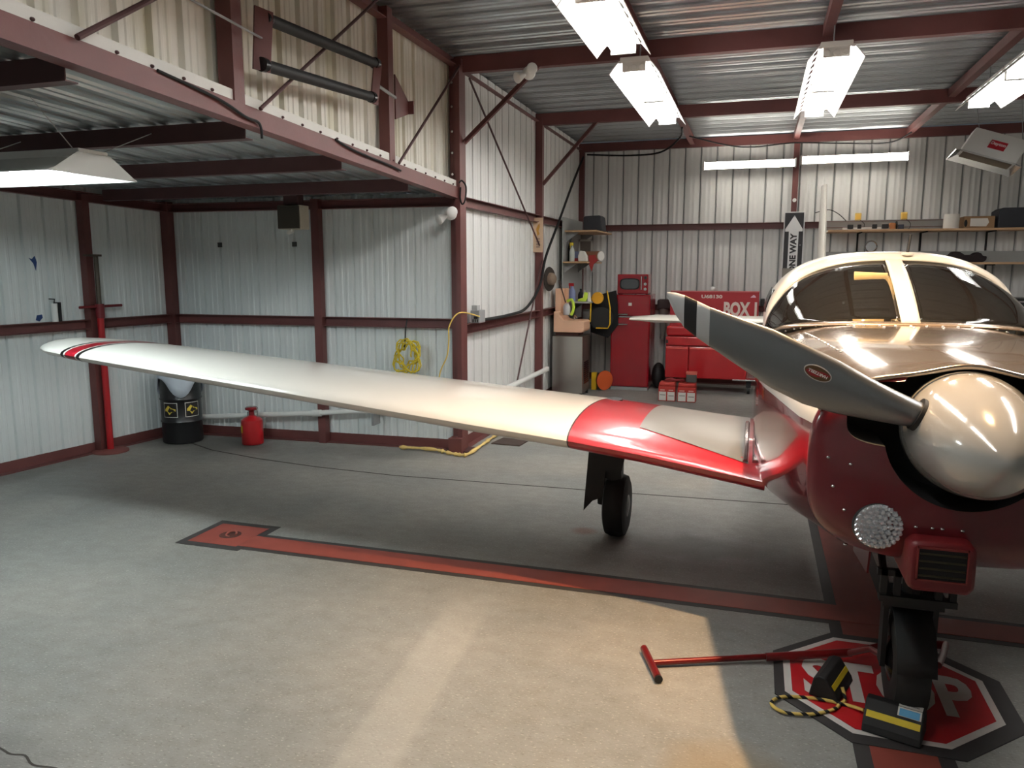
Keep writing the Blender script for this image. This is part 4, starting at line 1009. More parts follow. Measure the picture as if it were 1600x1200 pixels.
def lw(y, off): p = V((LF[0], LF[1], 0)) + dl * ((y - LF[1]) / dl.y) + V(nl) * off; return p
for y, z_, sh, lb in ((5.60, 1.915, [(-.03, .03), (.0, .02), (.03, .05), (.045, -.01), (.03, -.09), (.01, -.02)], 'torn blue tape scrap high on the left wall'), (5.62, 1.39, [(-.035, -.02), (0, -.035), (.035, -.0), (.03, .03), (-.02, .025)], 'small blue tape dot low on the left wall above the girt')):
    p = lw(y, .006)
    single('tape_scrap', lb, 'tape', MB().prism(sh, (p.x, p.y, z_), dl, (0, 0, 1), V(nl) * .002), mat('blue_tape', srgb(36, 66, 118), .6), (p.x, p.y, z_))
p = lw(5.74, .06)
t = thing('caulk_tube', 'white and black caulking cartridge standing on the left wall girt', 'cartridge', (p.x, p.y, 1.345))
part('tube', MB().cyl((p.x, p.y, 1.348), (p.x, p.y, 1.52), .028, n=16), WHITEM, t, smooth=40)
part('holder', MB().box(p.x - .03, p.x + .03, p.y + .026, p.y + .05, 1.348, 1.53), BLACK, t)
part('trigger', MB().tube([(p.x, p.y, 1.52), (p.x, p.y + .01, 1.56), (p.x, p.y - .05, 1.565)], .006, 6), BLACK, t)
for x, lb in ((-5.56, 'tiny dark tag on the wing bay wall left of the speaker'), (-4.66, 'tiny dark tag on the wing bay wall below the speaker')):
    single('wall_tag', lb, 'tag', MB().box(x - .028, x + .028, wall_pt(x, .008)[1], wall_pt(x, .003)[1], 2.075, 2.125), mat('tag_dark', srgb(70, 72, 70), .6), (x, 7.1, 2.1))
# roller frame on the upper wall
t = thing('roller_frame', 'red frame with two black rollers mounted on the stained upper wall', 'roller frame', (-2.72, 4.7, 3.0))
for a_, b_ in (((-2.72, 4.03, 3.25), (-2.72, 5.34, 3.325)), ((-2.72, 3.98, 2.99), (-2.72, 5.27, 3.075))):
    r_ = part('roller', MB().cyl(a_, b_, .034, n=20), BLACK, t, smooth=40)
    d_ = (V(b_) - V(a_)).normalized()
    for p_, e_ in ((V(a_), -1), (V(b_), 1)): part('end_collar', MB().cyl(p_ + d_ * e_ * .03, p_ - d_ * e_ * .01, .04, n=16), BLACKG, r_, smooth=40)
part('end_plate', MB().prism([(-.03, 2.96), (.05, 2.95), (.075, 3.28), (-.01, 3.30)], (-2.74, 3.955, 0), (.7, 1, 0), (0, 0, 1), (.012, -.006, 0)), STEEL, t)
part('end_plate', MB().prism([(0, 3.04), (.06, 3.03), (.10, 3.32), (.04, 3.34)], (-2.74, 5.29, 0), (.45, 1, 0), (0, 0, 1), (.012, -.006, 0)), STEEL, t)
part('pivot_rod', MB().cyl((-2.77, 3.1, 3.2), (-2.72, 3.98, 3.13), .007, n=8).cyl((-2.72, 5.36, 3.18), (-2.74, 5.72, 3.16), .012, n=8), GREYM, t)
part('bracket', MB().prism([(5.82, 3.02), (6.06, 3.10), (6.06, 3.2), (5.82, 3.36)], (-2.80, 0, 0), (0, 1, 0), (0, 0, 1), (.012, 0, 0)).box(-2.80, -2.74, 6.05, 6.066, 3.10, 3.2), STEEL, t)

# ------------------------------------------------------------------ tail bay, left side
t = thing('steel_cabinet', 'stainless steel cabinet with louvred dark side below the beige basin', 'cabinet', (-2.57, 11.1, 0))
part('front_panel', MB().box(-2.775, -2.33, 10.80, 10.83, .06, .885), STAIN, t, bevel=.004)
part('body', MB().box(-2.775, -2.33, 10.83, 11.32, .06, .885), mat('cabinet_side_dark', srgb(84, 78, 70), .45, metal=.4), t, bevel=.004)
for k in range(11): part('louvre', MB().obox((-2.326, 11.06, .20 + .03 * k), (.003, 0, -.006), (0, .15, 0), (.001, 0, .006)), BLACKG, t)
for xx in (-2.77, -2.36):
    for yy in (10.86, 11.28): part('foot', MB().cyl((xx, yy, 0), (xx, yy, .06), .02, n=10), BLACK, t)
t = thing('wash_basin', 'beige plastic wash basin with high back standing on the steel cabinet', 'basin', (-2.57, 11.05, .887))
part('base', MB().box(-2.76, -2.42, 10.92, 11.26, .887, .935), mat('basin_base_brown', srgb(96, 60, 54), .7), t)
part('bowl', MB().prism([(-2.775, .935), (-2.36, .935), (-2.33, .965), (-2.33, 1.09), (-2.36, 1.105), (-2.58, 1.105), (-2.63, 1.115), (-2.68, 1.17), (-2.70, 1.235), (-2.775, 1.235)], (0, 10.86, 0), (1, 0, 0), (0, 0, 1), (0, .44, 0)), BEIGE, t, bevel=.012)
part('back_panel', MB().box(-2.775, -2.69, 10.95, 11.25, .935, 1.56), BEIGE, t, bevel=.008)
part('side_panel', MB().box(-2.69, -2.64, 11.18, 11.24, 1.2, 1.56), BEIGE, t, bevel=.008)
part('tap', MB().tube([(-2.52, 11.1, 1.105), (-2.52, 11.1, 1.16), (-2.5, 11.05, 1.17), (-2.47, 11.02, 1.15)], .012, 8), CHROME, t, smooth=50)
t = thing('jug', 'white jug with lime green handle on the beige basin', 'jug', (-2.62, 11.0, 1.18))
part('body', MB().lathe([(.045, -.06), (.052, -.05), (.052, .06), (.03, .10), (.018, .11)], (-2.61, 10.98, 1.24), n=20), mat('jug_grey', srgb(196, 196, 200), .5), t, smooth=40)
part('handle', MB().tube(smooth_path([(-2.60, 10.95, 1.38), (-2.53, 10.95, 1.40), (-2.505, 10.95, 1.32), (-2.51, 10.95, 1.24), (-2.54, 10.95, 1.18)]), .021, 8), LIME, t, smooth=60)
part('stick', MB().cyl((-2.72, 10.95, 1.68), (-2.62, 10.95, 1.36), .009, n=8), mat('stick_brown', srgb(66, 44, 36), .6), t)
t = thing('straw_hat', 'dark brimmed straw hat hanging by the tail bay column', 'hat', (-2.80, 10.6, 1.72))
part('brim', MB().lathe([(.17, 0), (.16, .012), (.08, .015)], (-2.78, 10.62, 1.70), (1, -.25, 0), n=28), mat('hat_dark', srgb(52, 44, 38), .9), t, smooth=40)
part('crown', MB().lathe([(.09, .01), (.085, .06), (.06, .085), (.01, .09)], (-2.78, 10.62, 1.70), (1, -.25, 0), n=24), mat('hat_straw', srgb(128, 110, 94), .9, var=.2, vscale=40), t, smooth=50)
# corner shelves
t = thing('corner_backboard', 'tall grey board fixed on the tail bay wall behind the corner shelves', 'board', (-2.78, 12, 1.3))
part('board', MB().box(-2.778, -2.766, 11.35, 12.70, 1.05, 2.60), BOARD, t)
def shelf(label, x0, x1, y0, y1, z, m=WOOD, th=.025):
    t = thing('wall_shelf', label, 'shelf', ((x0 + x1) / 2, (y0 + y1) / 2, z - th))
    part('board', MB().box(x0, x1, y0, y1, z - th, z), m, t, bevel=.003)
    for yy in (y0 + .12, y1 - .12):
        part('bracket', MB().box(x0, x0 + .02, yy - .012, yy + .012, z - th - .14, z - th).prism([(0, 0), (.2, 0), (0, -.14)], (x0, yy - .006, z - th), (1, 0, 0), (0, 0, 1), (0, .012, 0)) if x1 - x0 < 1 else MB().box(x0 + .1, x0 + .12, y0, y1, z - th - .02, z - th), GREYM, t)
    return t
shelf('wooden corner shelf carrying the black box', -2.765, -2.28, 11.45, 12.7, 2.41)
shelf('short wooden corner shelf crowded with bottles and rolls', -2.765, -2.40, 11.35, 12.5, 1.95)
shelf('grey corner shelf with spray bottles above the hose reel', -2.765, -2.34, 11.34, 12.3, 1.36, m=BOARD)
single('storage_box', 'black storage box on the top corner shelf', 'box', MB().prism([(0, 0), (.28, 0), (.29, .02), (.27, .21), (.24, .23), (.02, .22), (0, .2)], (-2.55, 11.75, 2.41), (1, 0, 0), (0, 0, 1), (0, .35, 0)), mat('box_black', srgb(34, 36, 42), .6), (-2.41, 11.9, 2.41), bevel=.02)
def bottle(name, label, c, r, h, m, capm, group=None, trig=False):
    t = thing(name, label, 'bottle', c, group)
    part('body', MB().lathe([(r * .9, 0), (r, .01), (r, h * .55), (r * .75, h * .7), (r * .35, h * .82), (r * .3, h * .9)], c, n=18), m, t, smooth=40)
    if trig: part('trigger_head', MB().box(c[0] - r * .9, c[0] + r * .5, c[1] - r * .3, c[1] + r * .3, c[2] + h * .9, c[2] + h * 1.08).box(c[0] - r * .8, c[0] - r * .55, c[1] - r * .2, c[1] + r * .2, c[2] + h * .75, c[2] + h * .92), capm, t, bevel=.003)
    else: part('cap', MB().cyl((c[0], c[1], c[2] + h * .88), (c[0], c[1], c[2] + h * 1.02), r * .42, n=14), capm, t, smooth=40)
    return t
BLB = mat('bottle_blue', srgb(120, 132, 170), .3)
bottle('spray_bottle', 'blue spray bottle with red trigger on the grey corner shelf', (-2.64, 11.44, 1.36), .055, .25, BLB, REDP, trig=True)
bottle('bottle', 'black bottle beside the blue spray bottle', (-2.53, 11.56, 1.36), .045, .18, BLACK, BLACK)
bottle('bottle', 'slim white bottle between black bottle and lime glove', (-2.46, 11.5, 1.36), .025, .16, WHITEM, WHITEM)
t = thing('work_glove', 'lime and white work glove on the grey corner shelf', 'glove', (-2.43, 11.4, 1.36))
part('palm', MB().prism([(-.12, 0), (.0, 0), (.03, .05), (.035, .13), (-.02, .14), (-.035, .06), (-.12, .03)], (-2.42, 11.38, 1.36), (1, 0, 0), (0, 0, 1), (0, .05, 0)), LIME, t, bevel=.008)
part('cuff', MB().prism([(.03, 0), (.075, 0), (.06, .14), (.02, .145)], (-2.42, 11.39, 1.36), (1, 0, 0), (0, 0, 1), (0, .05, 0)), PAPER, t, bevel=.006)
bottle('spray_bottle', 'yellow headed spray bottle on the short corner shelf', (-2.66, 11.5, 1.95), .04, .26, mat('bottle_pale', srgb(196, 204, 196), .4), YELV, trig=True)
bottle('oil_bottle', 'tall black oil bottle against the grey board', (-2.715, 11.62, 1.95), .04, .36, BLACKG, BLACK)
t = thing('carton', 'small blue and white carton on the short corner shelf', 'carton', (-2.57, 11.5, 1.95))
part('box', MB().box(-2.63, -2.54, 11.54, 11.60, 1.95, 2.10), mat('carton_blue', srgb(120, 128, 160), .6), t)
part('band', MB().box(-2.632, -2.538, 11.538, 11.602, 1.95, 2.0), REDP, t)
single('paper_bag', 'crumpled white paper bag on the short corner shelf', 'bag', MB().prism([(-.07, 0), (.07, 0), (.06, .08), (.02, .15), (-.05, .16), (-.075, .08)], (-2.48, 11.42, 1.95), (1, 0, 0), (0, 0, 1), (0, .1, 0)), PAPER, (-2.46, 11.55, 1.95), bevel=.015)
t = thing('masking_roll', 'brown paper roll with white end lying on the short corner shelf', 'roll', (-2.36, 11.7, 1.95))
part('roll', MB().cyl((-2.50, 11.75, 2.03), (-2.25, 11.60, 2.03), .075, n=22), mat('roll_brown', srgb(150, 104, 78), .7), t, smooth=40)
part('end', MB().cyl((-2.25, 11.60, 2.03), (-2.235, 11.591, 2.03), .07, n=22), PAPER, t, smooth=40)
part('rag', MB().prism([(-.05, .08), (.06, .09), (.09, .0), (.03, -.05), (.0, -.16), (-.04, -.06)], (-2.37, 11.55, 1.96), (1, 0, 0), (0, 0, 1), (0, .02, 0)), mat('rag_red', srgb(150, 44, 40), .8), t, bevel=.005)
t = thing('picture_frame', 'small grey picture frame leaning above the short corner shelf', 'frame', (-2.6, 12.2, 2.0))
mb = MB()
for a_ in ((-2.72, -2.69, 1.97, 2.30), (-2.52, -2.49, 1.97, 2.30), (-2.72, -2.49, 2.27, 2.30), (-2.72, -2.49, 1.97, 2.0)): mb.box(a_[0], a_[1], 12.18, 12.20, a_[2], a_[3])
part('frame', mb, mat('frame_grey', srgb(172, 170, 164), .5), t); part('picture', MB().box(-2.69, -2.52, 12.19, 12.198, 2.0, 2.27), mat('picture_brown', srgb(92, 82, 74), .7), t)
# hose reel
t = thing('hose_reel', 'yellow and black hose reel under the grey corner shelf', 'hose reel', (-2.2, 11.7, .8))
part('drum', MB().lathe([(.17, -.07), (.17, -.06), (.14, -.055), (.14, .055), (.17, .06), (.17, .07)], (-2.22, 11.60, 1.10), (0, 1, 0), n=32), BLACK, t, smooth=35)
part('hub', MB().lathe([(.085, -.13), (.09, -.11), (.09, -.09)], (-2.26, 11.60, 1.41), (0, 1, 0), n=28), mat('reel_amber', srgb(220, 160, 30), .5), t, smooth=35)
part('frame', MB().tube([(-2.12, 11.50, 1.52), (-2.07, 11.50, 1.26), (-2.07, 11.50, 1.02), (-2.10, 11.50, .96), (-2.28, 11.50, .96)], .010, 8).tube([(-2.36, 11.50, 1.42), (-2.37, 11.50, 1.05)], .010, 8), YEL, t, smooth=50)
part('plate', MB().prism([(-2.40, 1.42), (-2.02, 1.52), (-1.99, 1.3), (-1.98, 1.0), (-2.13, .8), (-2.4, .88)], (0, 11.69, 0), (1, 0, 0), (0, 0, 1), (0, .03, 0)), DARK, t)
part('wall_arm', MB().box(-2.76, -2.3, 11.69, 11.72, 1.0, 1.08), DARK, t)
t = thing('cord_reel', 'orange cord reel on the floor beside the red refrigerator', 'cord reel', (-2.2, 11.62, 0))
part('flange', MB().lathe([(.15, -.005), (.15, .015), (.04, .02)], (-2.16, 11.62, .155), (.75, -.66, 0), n=28), mat('reel_orange', srgb(206, 90, 40), .5), t, smooth=35)
part('drum', MB().lathe([(.10, 0), (.10, .14)], (-2.16, 11.62, .155), (-.75, .66, 0), n=24), BLACK, t, smooth=35)
part('stand', MB().box(-2.36, -2.28, 11.60, 11.68, 0, .27), YEL, t, bevel=.01)
# refrigerator and microwave
FR = mat('fridge_red', srgb(142, 16, 28), .25, coat=.5)
t = thing('refrigerator', 'tall red retro two-door refrigerator against the back wall', 'refrigerator', (-1.82, 12.05, 0))
part('body', MB().box(-2.10, -1.515, 11.80, 12.42, .03, 1.455), FR, t, bevel=.015)
d1 = part('freezer_door', MB().box(-2.10, -1.515, 11.745, 11.795, 1.13, 1.455), FR, t, bevel=.02)
part('handle', MB().cyl((-2.07, 11.72, 1.16), (-1.84, 11.72, 1.16), .011, n=10).box(-2.06, -2.04, 11.72, 11.745, 1.15, 1.17).box(-1.87, -1.85, 11.72, 11.745, 1.15, 1.17), CHROME, d1, smooth=40)
part('badge', MB().box(-1.835, -1.785, 11.738, 11.746, 1.29, 1.335), PAPER, d1)
d2_ = part('main_door', MB().box(-2.10, -1.515, 11.745, 11.795, .05, 1.11), FR, t, bevel=.02)
part('handle', MB().cyl((-2.07, 11.72, 1.01), (-1.84, 11.72, 1.01), .011, n=10).box(-2.06, -2.04, 11.72, 11.745, 1.0, 1.02).box(-1.87, -1.85, 11.72, 11.745, 1.0, 1.02), CHROME, d2_, smooth=40)
part('trim', MB().box(-2.09, -1.53, 11.748, 11.79, 1.111, 1.129), CHROME, t)
part('plinth', MB().box(-2.09, -1.525, 11.76, 12.4, 0, .045), GREYM, t)
t = thing('microwave', 'red retro microwave oven on top of the refrigerator', 'microwave', (-1.78, 12.0, 1.457))
part('body', MB().box(-2.02, -1.555, 11.80, 12.15, 1.465, 1.76), FR, t, bevel=.012)
part('door_frame', MB().prism([(.5 * .30 * math.copysign(abs(math.cos(a_ * .2618)) ** .55, math.cos(a_ * .2618)), .085 * math.copysign(abs(math.sin(a_ * .2618)) ** .55, math.sin(a_ * .2618))) for a_ in range(24)], (-1.83, 11.79, 1.615), (1, 0, 0), (0, 0, 1), (0, .012, 0)), BLACKG, t)
part('window', MB().prism([(.5 * .26 * math.copysign(abs(math.cos(a_ * .2618)) ** .55, math.cos(a_ * .2618)), .07 * math.copysign(abs(math.sin(a_ * .2618)) ** .55, math.sin(a_ * .2618))) for a_ in range(24)], (-1.83, 11.786, 1.615), (1, 0, 0), (0, 0, 1), (0, .006, 0)), mat('oven_window', srgb(70, 74, 76), .3), t)
part('handle', MB().box(-1.66, -1.645, 11.765, 11.80, 1.53, 1.73), CHROME, t, bevel=.004)
for zz in (1.71, 1.615, 1.54): part('knob', MB().cyl((-1.595, 11.80, zz), (-1.595, 11.775, zz), .022, n=16), CHROME if zz < 1.7 else BLACK, t, smooth=40)
for xx in (-2.0, -1.58): part('foot', MB().box(xx - .015, xx + .015, 11.84, 12.1, 1.457, 1.467), BLACK, t)
# things between fridge and tool chest
single('rubbish_bag', 'black rubbish bag on the floor between refrigerator and tool chest', 'bag', MB().ell((-1.40, 12.1, .20), (.105, .2, .20), 18, 12), BLACK, (-1.40, 12.1, 0), smooth=60)
t = thing('leaf_blower', 'grey leaf blower hanging on the wall beside the refrigerator', 'blower', (-1.40, 12.6, 1.0))
part('nozzle', MB().tube([(-1.40, 12.6, 1.22), (-1.41, 12.6, 1.05), (-1.41, 12.6, .82), (-1.42, 12.6, .72)], [.075, .06, .04, .035], 14), mat('blower_grey', srgb(120, 118, 112), .6), t, smooth=50)
part('motor', MB().box(-1.50, -1.30, 12.52, 12.68, 1.2, 1.36), mat('blower_dark', srgb(58, 42, 42), .6), t, bevel=.03)
part('hook', MB().box(-1.42, -1.38, 12.68, YB - .02, 1.3, 1.33), DARK, t)
# tool chest
CHR = mat('chest_red', srgb(176, 26, 32), .3, coat=.4, var=.06)
t = thing('tool_chest', 'long red tool chest with lettered hutch panel at the back wall', 'tool chest', (-.6, 12.0, 0))
part('hutch_panel', MB().box(-1.26, .045, 12.2, 12.24, .85, 1.50), mat('hutch_red', srgb(170, 34, 44), .45), t, bevel=.004)
part('panel_rim', MB().box(-1.26, .05, 12.18, 12.25, 1.495, 1.51), mat('rim_pink', srgb(210, 120, 120), .4), t)
part('worktop_case', MB().box(-1.27, -.02, 11.86, 12.45, .84, .99), CHR, t, bevel=.03)
part('drawer', MB().box(-1.27, -.02, 11.80, 12.45, .705, .835), CHR, t, bevel=.012)
part('lock_plate', MB().box(-1.265, -1.235, 11.795, 11.80, .735, .785), BLACK, t)
for x0_, x1_ in ((-1.27, -.93), (-.925, -.09)):
    dd_ = part('door', MB().box(x0_, x1_ , 11.80, 11.84, .215, .69), CHR, t, bevel=.014)
    part('door_lip', MB().box(x0_ + .01, x1_ - .01, 11.785, 11.80, .655, .672), mat('chest_lip', srgb(220, 90, 80), .35), dd_)
part('carcass', MB().box(-1.27, -.09, 11.84, 12.45, .215, .70), CHR, t)
part('grille_case', MB().box(-.085, .04, 11.82, 12.4, .225, .70), CHR, t, bevel=.01)
for k in range(8): part('grille_bar', MB().box(-.075, .035, 11.808, 11.82, .25 + .02 * k, .26 + .02 * k), CHROME, t)
part('bumper', MB().box(-.28, .06, 11.79, 11.83, .205, .225), CHROME, t, bevel=.004)
for xx in (-1.2, -.05):
    for yy in (11.9, 12.38):
        part('caster', MB().cyl((xx - .02, yy, .06), (xx + .02, yy, .06), .06, n=18).box(xx - .035, xx + .035, yy - .05, yy + .05, .1, .215), BLACK, t)
text('lettering', 'BOX 1', .2, (-.22, 12.198, 1.24), (1, 0, 0), (0, 0, 1), mat('letter_cream', srgb(226, 214, 204), .5), t, ext=.001, fit=(.48, .22))
text('number_lettering', 'U68130', .08, (-.64, 12.198, 1.425), (1, 0, 0), (0, 0, 1), mat('letter_cream', (0, 0, 0, 1)), t, ext=.001, fit=(.31, .055))
part('emblem', MB().prism([(-.04, -.015), (.04, -.015), (.03, .012), (.005, .025), (-.02, .008)], (-.04, 12.192, 1.43), (1, 0, 0), (0, 0, 1), (0, .006, 0)), mat('emblem_pink', srgb(230, 190, 205), .5), t)
single('bulb_globe', 'small white globe resting on the top rim of the hutch panel', 'globe', MB().ell((-.63, 12.215, 1.545), (.038, .038, .036), 16, 10), WHITEM, (-.63, 12.215, 1.51), smooth=60)
single('wall_hook', 'small black bracket on the wall right of the hutch panel', 'bracket', MB().box(.07, .13, 12.4, YB - .02, 1.28, 1.38), BLACK, (.1, 12.6, 1.3), bevel=.005)
# oil boxes
OR_ = mat('oil_carton_red', srgb(186, 46, 36), .45, coat=.3); OD = mat('oil_carton_dark', srgb(130, 24, 26), .5)
def oil_box(label, x, w_, dy=0):
    t = thing('oil_carton', label, 'carton', (x + w_ / 2, 11.0 + dy, 0), 'cartons of oil bottles by the tool chest')
    y0 = 10.90 + dy
    part('case', MB().box(x, x + w_, y0, y0 + .2, 0, .21), OR_, t, bevel=.006)
    n = 2
    for k in range(n):
        a_ = x + w_ * (k + .08) / n; b_ = x + w_ * (k + .92) / n
        part('label', MB().box(a_, b_, y0 - .003, y0, .012, .135), PAPER, t)
        part('label_mark', MB().box(a_ + .015, b_ - .01, y0 - .004, y0, .085 - .01 * k, .092 - .01 * k), BLACK, t)
        part('label_name', MB().box(a_ + .015, b_ - .02, y0 - .003, y0, .15, .165), mat('label_pink', srgb(226, 170, 160), .5), t)
    part('wrap', MB().prism([(0, .21), (w_, .21), (w_ - .01, .275), (w_ * .5, .262), (.012, .27)], (x, y0 + .005, 0), (1, 0, 0), (0, 0, 1), (0, .19, 0)), OR_, t, bevel=.015)
oil_box('red and white oil carton nearer the refrigerator', -1.255, .235)
oil_box('red and white oil carton with the grey box standing on it', -.99, .25, -.01)
t = thing('parts_box', 'small grey and red box standing on an oil carton', 'box', (-.80, 11.0, .277))
part('body', MB().box(-.88, -.745, 10.93, 11.07, .278, .385), mat('parts_grey', srgb(76, 74, 72), .6), t)
part('lid', MB().box(-.885, -.74, 10.925, 11.075, .385, .415), mat('parts_red', srgb(200, 96, 80), .5), t)
single('plastic_sheet', 'crumpled dark red plastic wrap on the oil cartons', 'wrap', MB().prism([(-.14, 0), (.15, .005), (.12, .03), (.02, .018), (-.05, .035), (-.12, .02)], (-1.05, 10.98, .276), (1, 0, 0), (0, 0, 1), (0, .12, 0)), OD, (-1.05, 11.03, .276), bevel=.004)

# ------------------------------------------------------------------ back wall, right side
t = thing('one_way_sign', 'tall black one way sign with white up arrow on the back wall', 'sign', (.505, 12.74, 1.7))
SW = mat('sign_white', srgb(222, 222, 222), .5); SB = mat('sign_black', srgb(30, 28, 32), .5)
part('plate', MB().box(.355, .655, 12.755, 12.762, 1.68, 2.70), SW, t, bevel=.002)
part('black_face', MB().box(.37, .64, 12.748, 12.756, 1.695, 2.685), SB, t)
part('arrow', MB().prism([(-.07, -.44), (.07, -.44), (.07, .20), (.125, .20), (.125, .235), (0, .44), (-.125, .235), (-.125, .20), (-.07, .20)], (.505, 12.742, 2.205), (1, 0, 0), (0, 0, 1), (0, .006, 0)), SW, t)
text('lettering', 'ONE WAY', .1, (.505, 12.7405, 2.08), (0, 0, 1), (-1, 0, 0), SB, t, ext=.0, fit=(.60, .095))
for zz in (2.63, 2.2): part('bolt', MB().cyl((.505 + (.1 if zz < 2.5 else 0), 12.748, zz), (.505 + (.1 if zz < 2.5 else 0), 12.738, zz), .01, n=8), CHROME, t)
single('column_clip', 'small white clip on the red column above the one way sign', 'clip', MB().cyl((.49, 12.76, 2.87), (.49, 12.72, 2.87), .028, n=14), WHITEM, (.49, 12.74, 2.87))
def long_shelf(label, x0, x1, z):
    t = thing('wall_shelf', label, 'shelf', ((x0 + x1) / 2, 12.55, z - .03))
    part('board', MB().box(x0, x1, 12.3, 12.80, z - .03, z), WOOD, t, bevel=.003)
    part('backing_board', MB().box(x0, x1, 12.805, 12.82, z, z + .16), BOARD, t)
    for k in range(4):
        xx = x0 + .45 + k * .85
        part('bracket', MB().box(xx - .012, xx + .012, 12.78, 12.8, z - .3, z - .03).box(xx - .012, xx + .012, 12.35, 12.8, z - .045, z - .03), DARK, t)
long_shelf('long wooden wall shelf lined with small parts and boxes', .96, 4.15, 2.40)
long_shelf('lower wooden wall shelf with the dark jacket on it', .98, 4.15, 1.935)
for x, lb in ((1.40, 'yellow square light on the board above the power strip'), (2.02, 'yellow square light on the board nearer the white roll')):
    t = thing('yellow_marker', lb, 'marker', (x, 12.78, 2.61), None)
    part('body', MB().box(x - .045, x + .045, 12.78, 12.805, 2.555, 2.665), mat('marker_yellow', srgb(230, 196, 110), .5), t, bevel=.012)
    part('face', MB().box(x - .03, x + .03, 12.775, 12.782, 2.575, 2.645), mat('marker_amber', srgb(236, 190, 80), .4), t, bevel=.006)
    part('wire', MB().tube(smooth_path([(x + .03, 12.79, 2.56), (x + .09, 12.79, 2.5), (x + .06, 12.7, 2.42), (x - .04, 12.6, 2.41)]), .004, 5), DARK, t)
t = thing('power_strip', 'white power strip with black adapters lying on the long shelf', 'power strip', (1.5, 12.45, 2.40))
part('strip', MB().box(1.16, 1.78, 12.40, 12.47, 2.401, 2.435), WHITEM, t, bevel=.005)
for xx, ww in ((1.26, .075), (1.38, .05), (1.58, .065), (1.72, .09)): part('adapter', MB().box(xx - ww / 2, xx + ww / 2, 12.36, 12.42, 2.415, 2.475), BLACK, t, bevel=.006)
t = thing('sander', 'small orange and black power tool on the long shelf', 'power tool', (1.82, 12.5, 2.4))
part('body', MB().prism([(-.06, 0), (.05, 0), (.05, .09), (-.02, .10), (-.06, .05)], (1.82, 12.45, 2.401), (1, 0, 0), (0, 0, 1), (0, .1, 0)), mat('tool_orange', srgb(190, 122, 70), .5), t, bevel=.012)
part('disc', MB().cyl((1.875, 12.5, 2.46), (1.89, 12.5, 2.46), .06, n=20), DARK, t)
single('battery', 'dark blue battery block next to the orange power tool', 'battery', MB().box(1.90, 1.97, 12.42, 12.5, 2.401, 2.47), mat('battery_blue', srgb(40, 44, 62), .5), (1.93, 12.46, 2.4), bevel=.006)
t = thing('paper_roll', 'fat white paper towel roll standing on the long shelf', 'roll', (2.58, 12.5, 2.4))
part('roll', MB().lathe([(.02, 0), (.10, 0), (.10, .2), (.02, .2)], (2.58, 12.48, 2.401), n=32), PAPER, t, smooth=35)
part('core', MB().lathe([(.02, .0), (.02, .201)], (2.58, 12.48, 2.401), n=16), CARDB, t)
t = thing('cardboard_box', 'brown cardboard box with a white label on the long shelf', 'box', (2.92, 12.5, 2.4))
part('box', MB().box(2.72, 3.10, 12.40, 12.68, 2.401, 2.565), CARDB, t, bevel=.004)
part('label', MB().prism([(2.80, 2.43), (3.0, 2.425), (3.03, 2.48), (3.01, 2.535), (2.80, 2.535)], (0, 12.397, 0), (1, 0, 0), (0, 0, 1), (0, .003, 0)), PAPER, t)
part('hole', MB().ell((2.745, 12.398, 2.47), (.02, .004, .05), 12, 8), DARK, t)
single('equipment_case', 'large dark case at the end of the long shelf', 'case', MB().prism([(0, 0), (.62, 0), (.62, .27), (.05, .27), (0, .235)], (3.135, 12.36, 2.401), (1, 0, 0), (0, 0, 1), (0, .4, 0)), mat('case_dark', srgb(30, 32, 40), .55), (3.4, 12.5, 2.4), bevel=.01)
single('dark_jacket', 'crumpled dark jacket lying on the lower wall shelf', 'jacket', MB().prism([(-.30, 0), (.22, 0), (.25, .03), (.26, .08), (.20, .085), (.19, .12), (.13, .14), (.08, .10), (-.02, .10), (-.08, .14), (-.16, .15), (-.20, .10), (-.30, .055)], (2.79, 12.40, 1.936), (1, 0, 0), (0, 0, 1), (0, .22, 0)), mat('jacket_dark', srgb(38, 28, 32), .9, bump=.5, bscale=20), (2.79, 12.5, 1.936), bevel=.02)
t = thing('round_lamp', 'round chrome rimmed lamp on the wall between the long shelves', 'lamp', (1.60, 12.75, 2.17))
part('rim', MB().lathe([(.085, 0), (.092, .02), (.085, .045), (.07, .03)], (1.60, 12.80, 2.17), (0, -1, 0), n=32), CHROME, t, smooth=40)
part('lens', MB().lathe([(.07, .028), (.05, .02), (.01, .015)], (1.60, 12.80, 2.17), (0, -1, 0), n=28), mat('lens_grey', srgb(120, 122, 122), .1, metal=.8), t, smooth=50)
for x, lb in ((1.16, 'small black gadget at the left end of the lower shelf'), (1.34, 'tiny dark gadget beside it on the lower shelf')):
    s_ = 1 if x < 1.2 else .6
    single('gadget', lb, 'gadget', MB().box(x - .05 * s_, x + .07 * s_, 12.4, 12.5, 1.936, 1.97).box(x - .035 * s_, x - .015 * s_, 12.42, 12.46, 1.97, 1.97 + .06 * s_).box(x - .035 * s_, x + .03 * s_, 12.42, 12.46, 1.965 + .05 * s_, 1.985 + .055 * s_), BLACK, (x, 12.45, 1.936), bevel=.006)
t = thing('tool_cabinet', 'black tool cabinet with silver drawer edges under the lower shelf', 'tool cabinet', (3.55, 12.3, 0))
part('body', MB().box(3.05, 4.1, 12.05, 12.6, .08, 1.45), BLACKG, t, bevel=.006)
for k in range(7):
    dr = part('drawer', MB().box(3.07, 4.08, 12.03, 12.05, .1 + .19 * k, .27 + .19 * k), BLACKG, t, bevel=.004)
    part('drawer_edge', MB().box(3.07, 4.08, 12.01, 12.03, .258 + .19 * k, .272 + .19 * k), CHROME, dr)
for xx in (3.1, 4.05): part('foot', MB().box(xx - .03, xx + .03, 12.1, 12.55, 0, .08), BLACK, t)
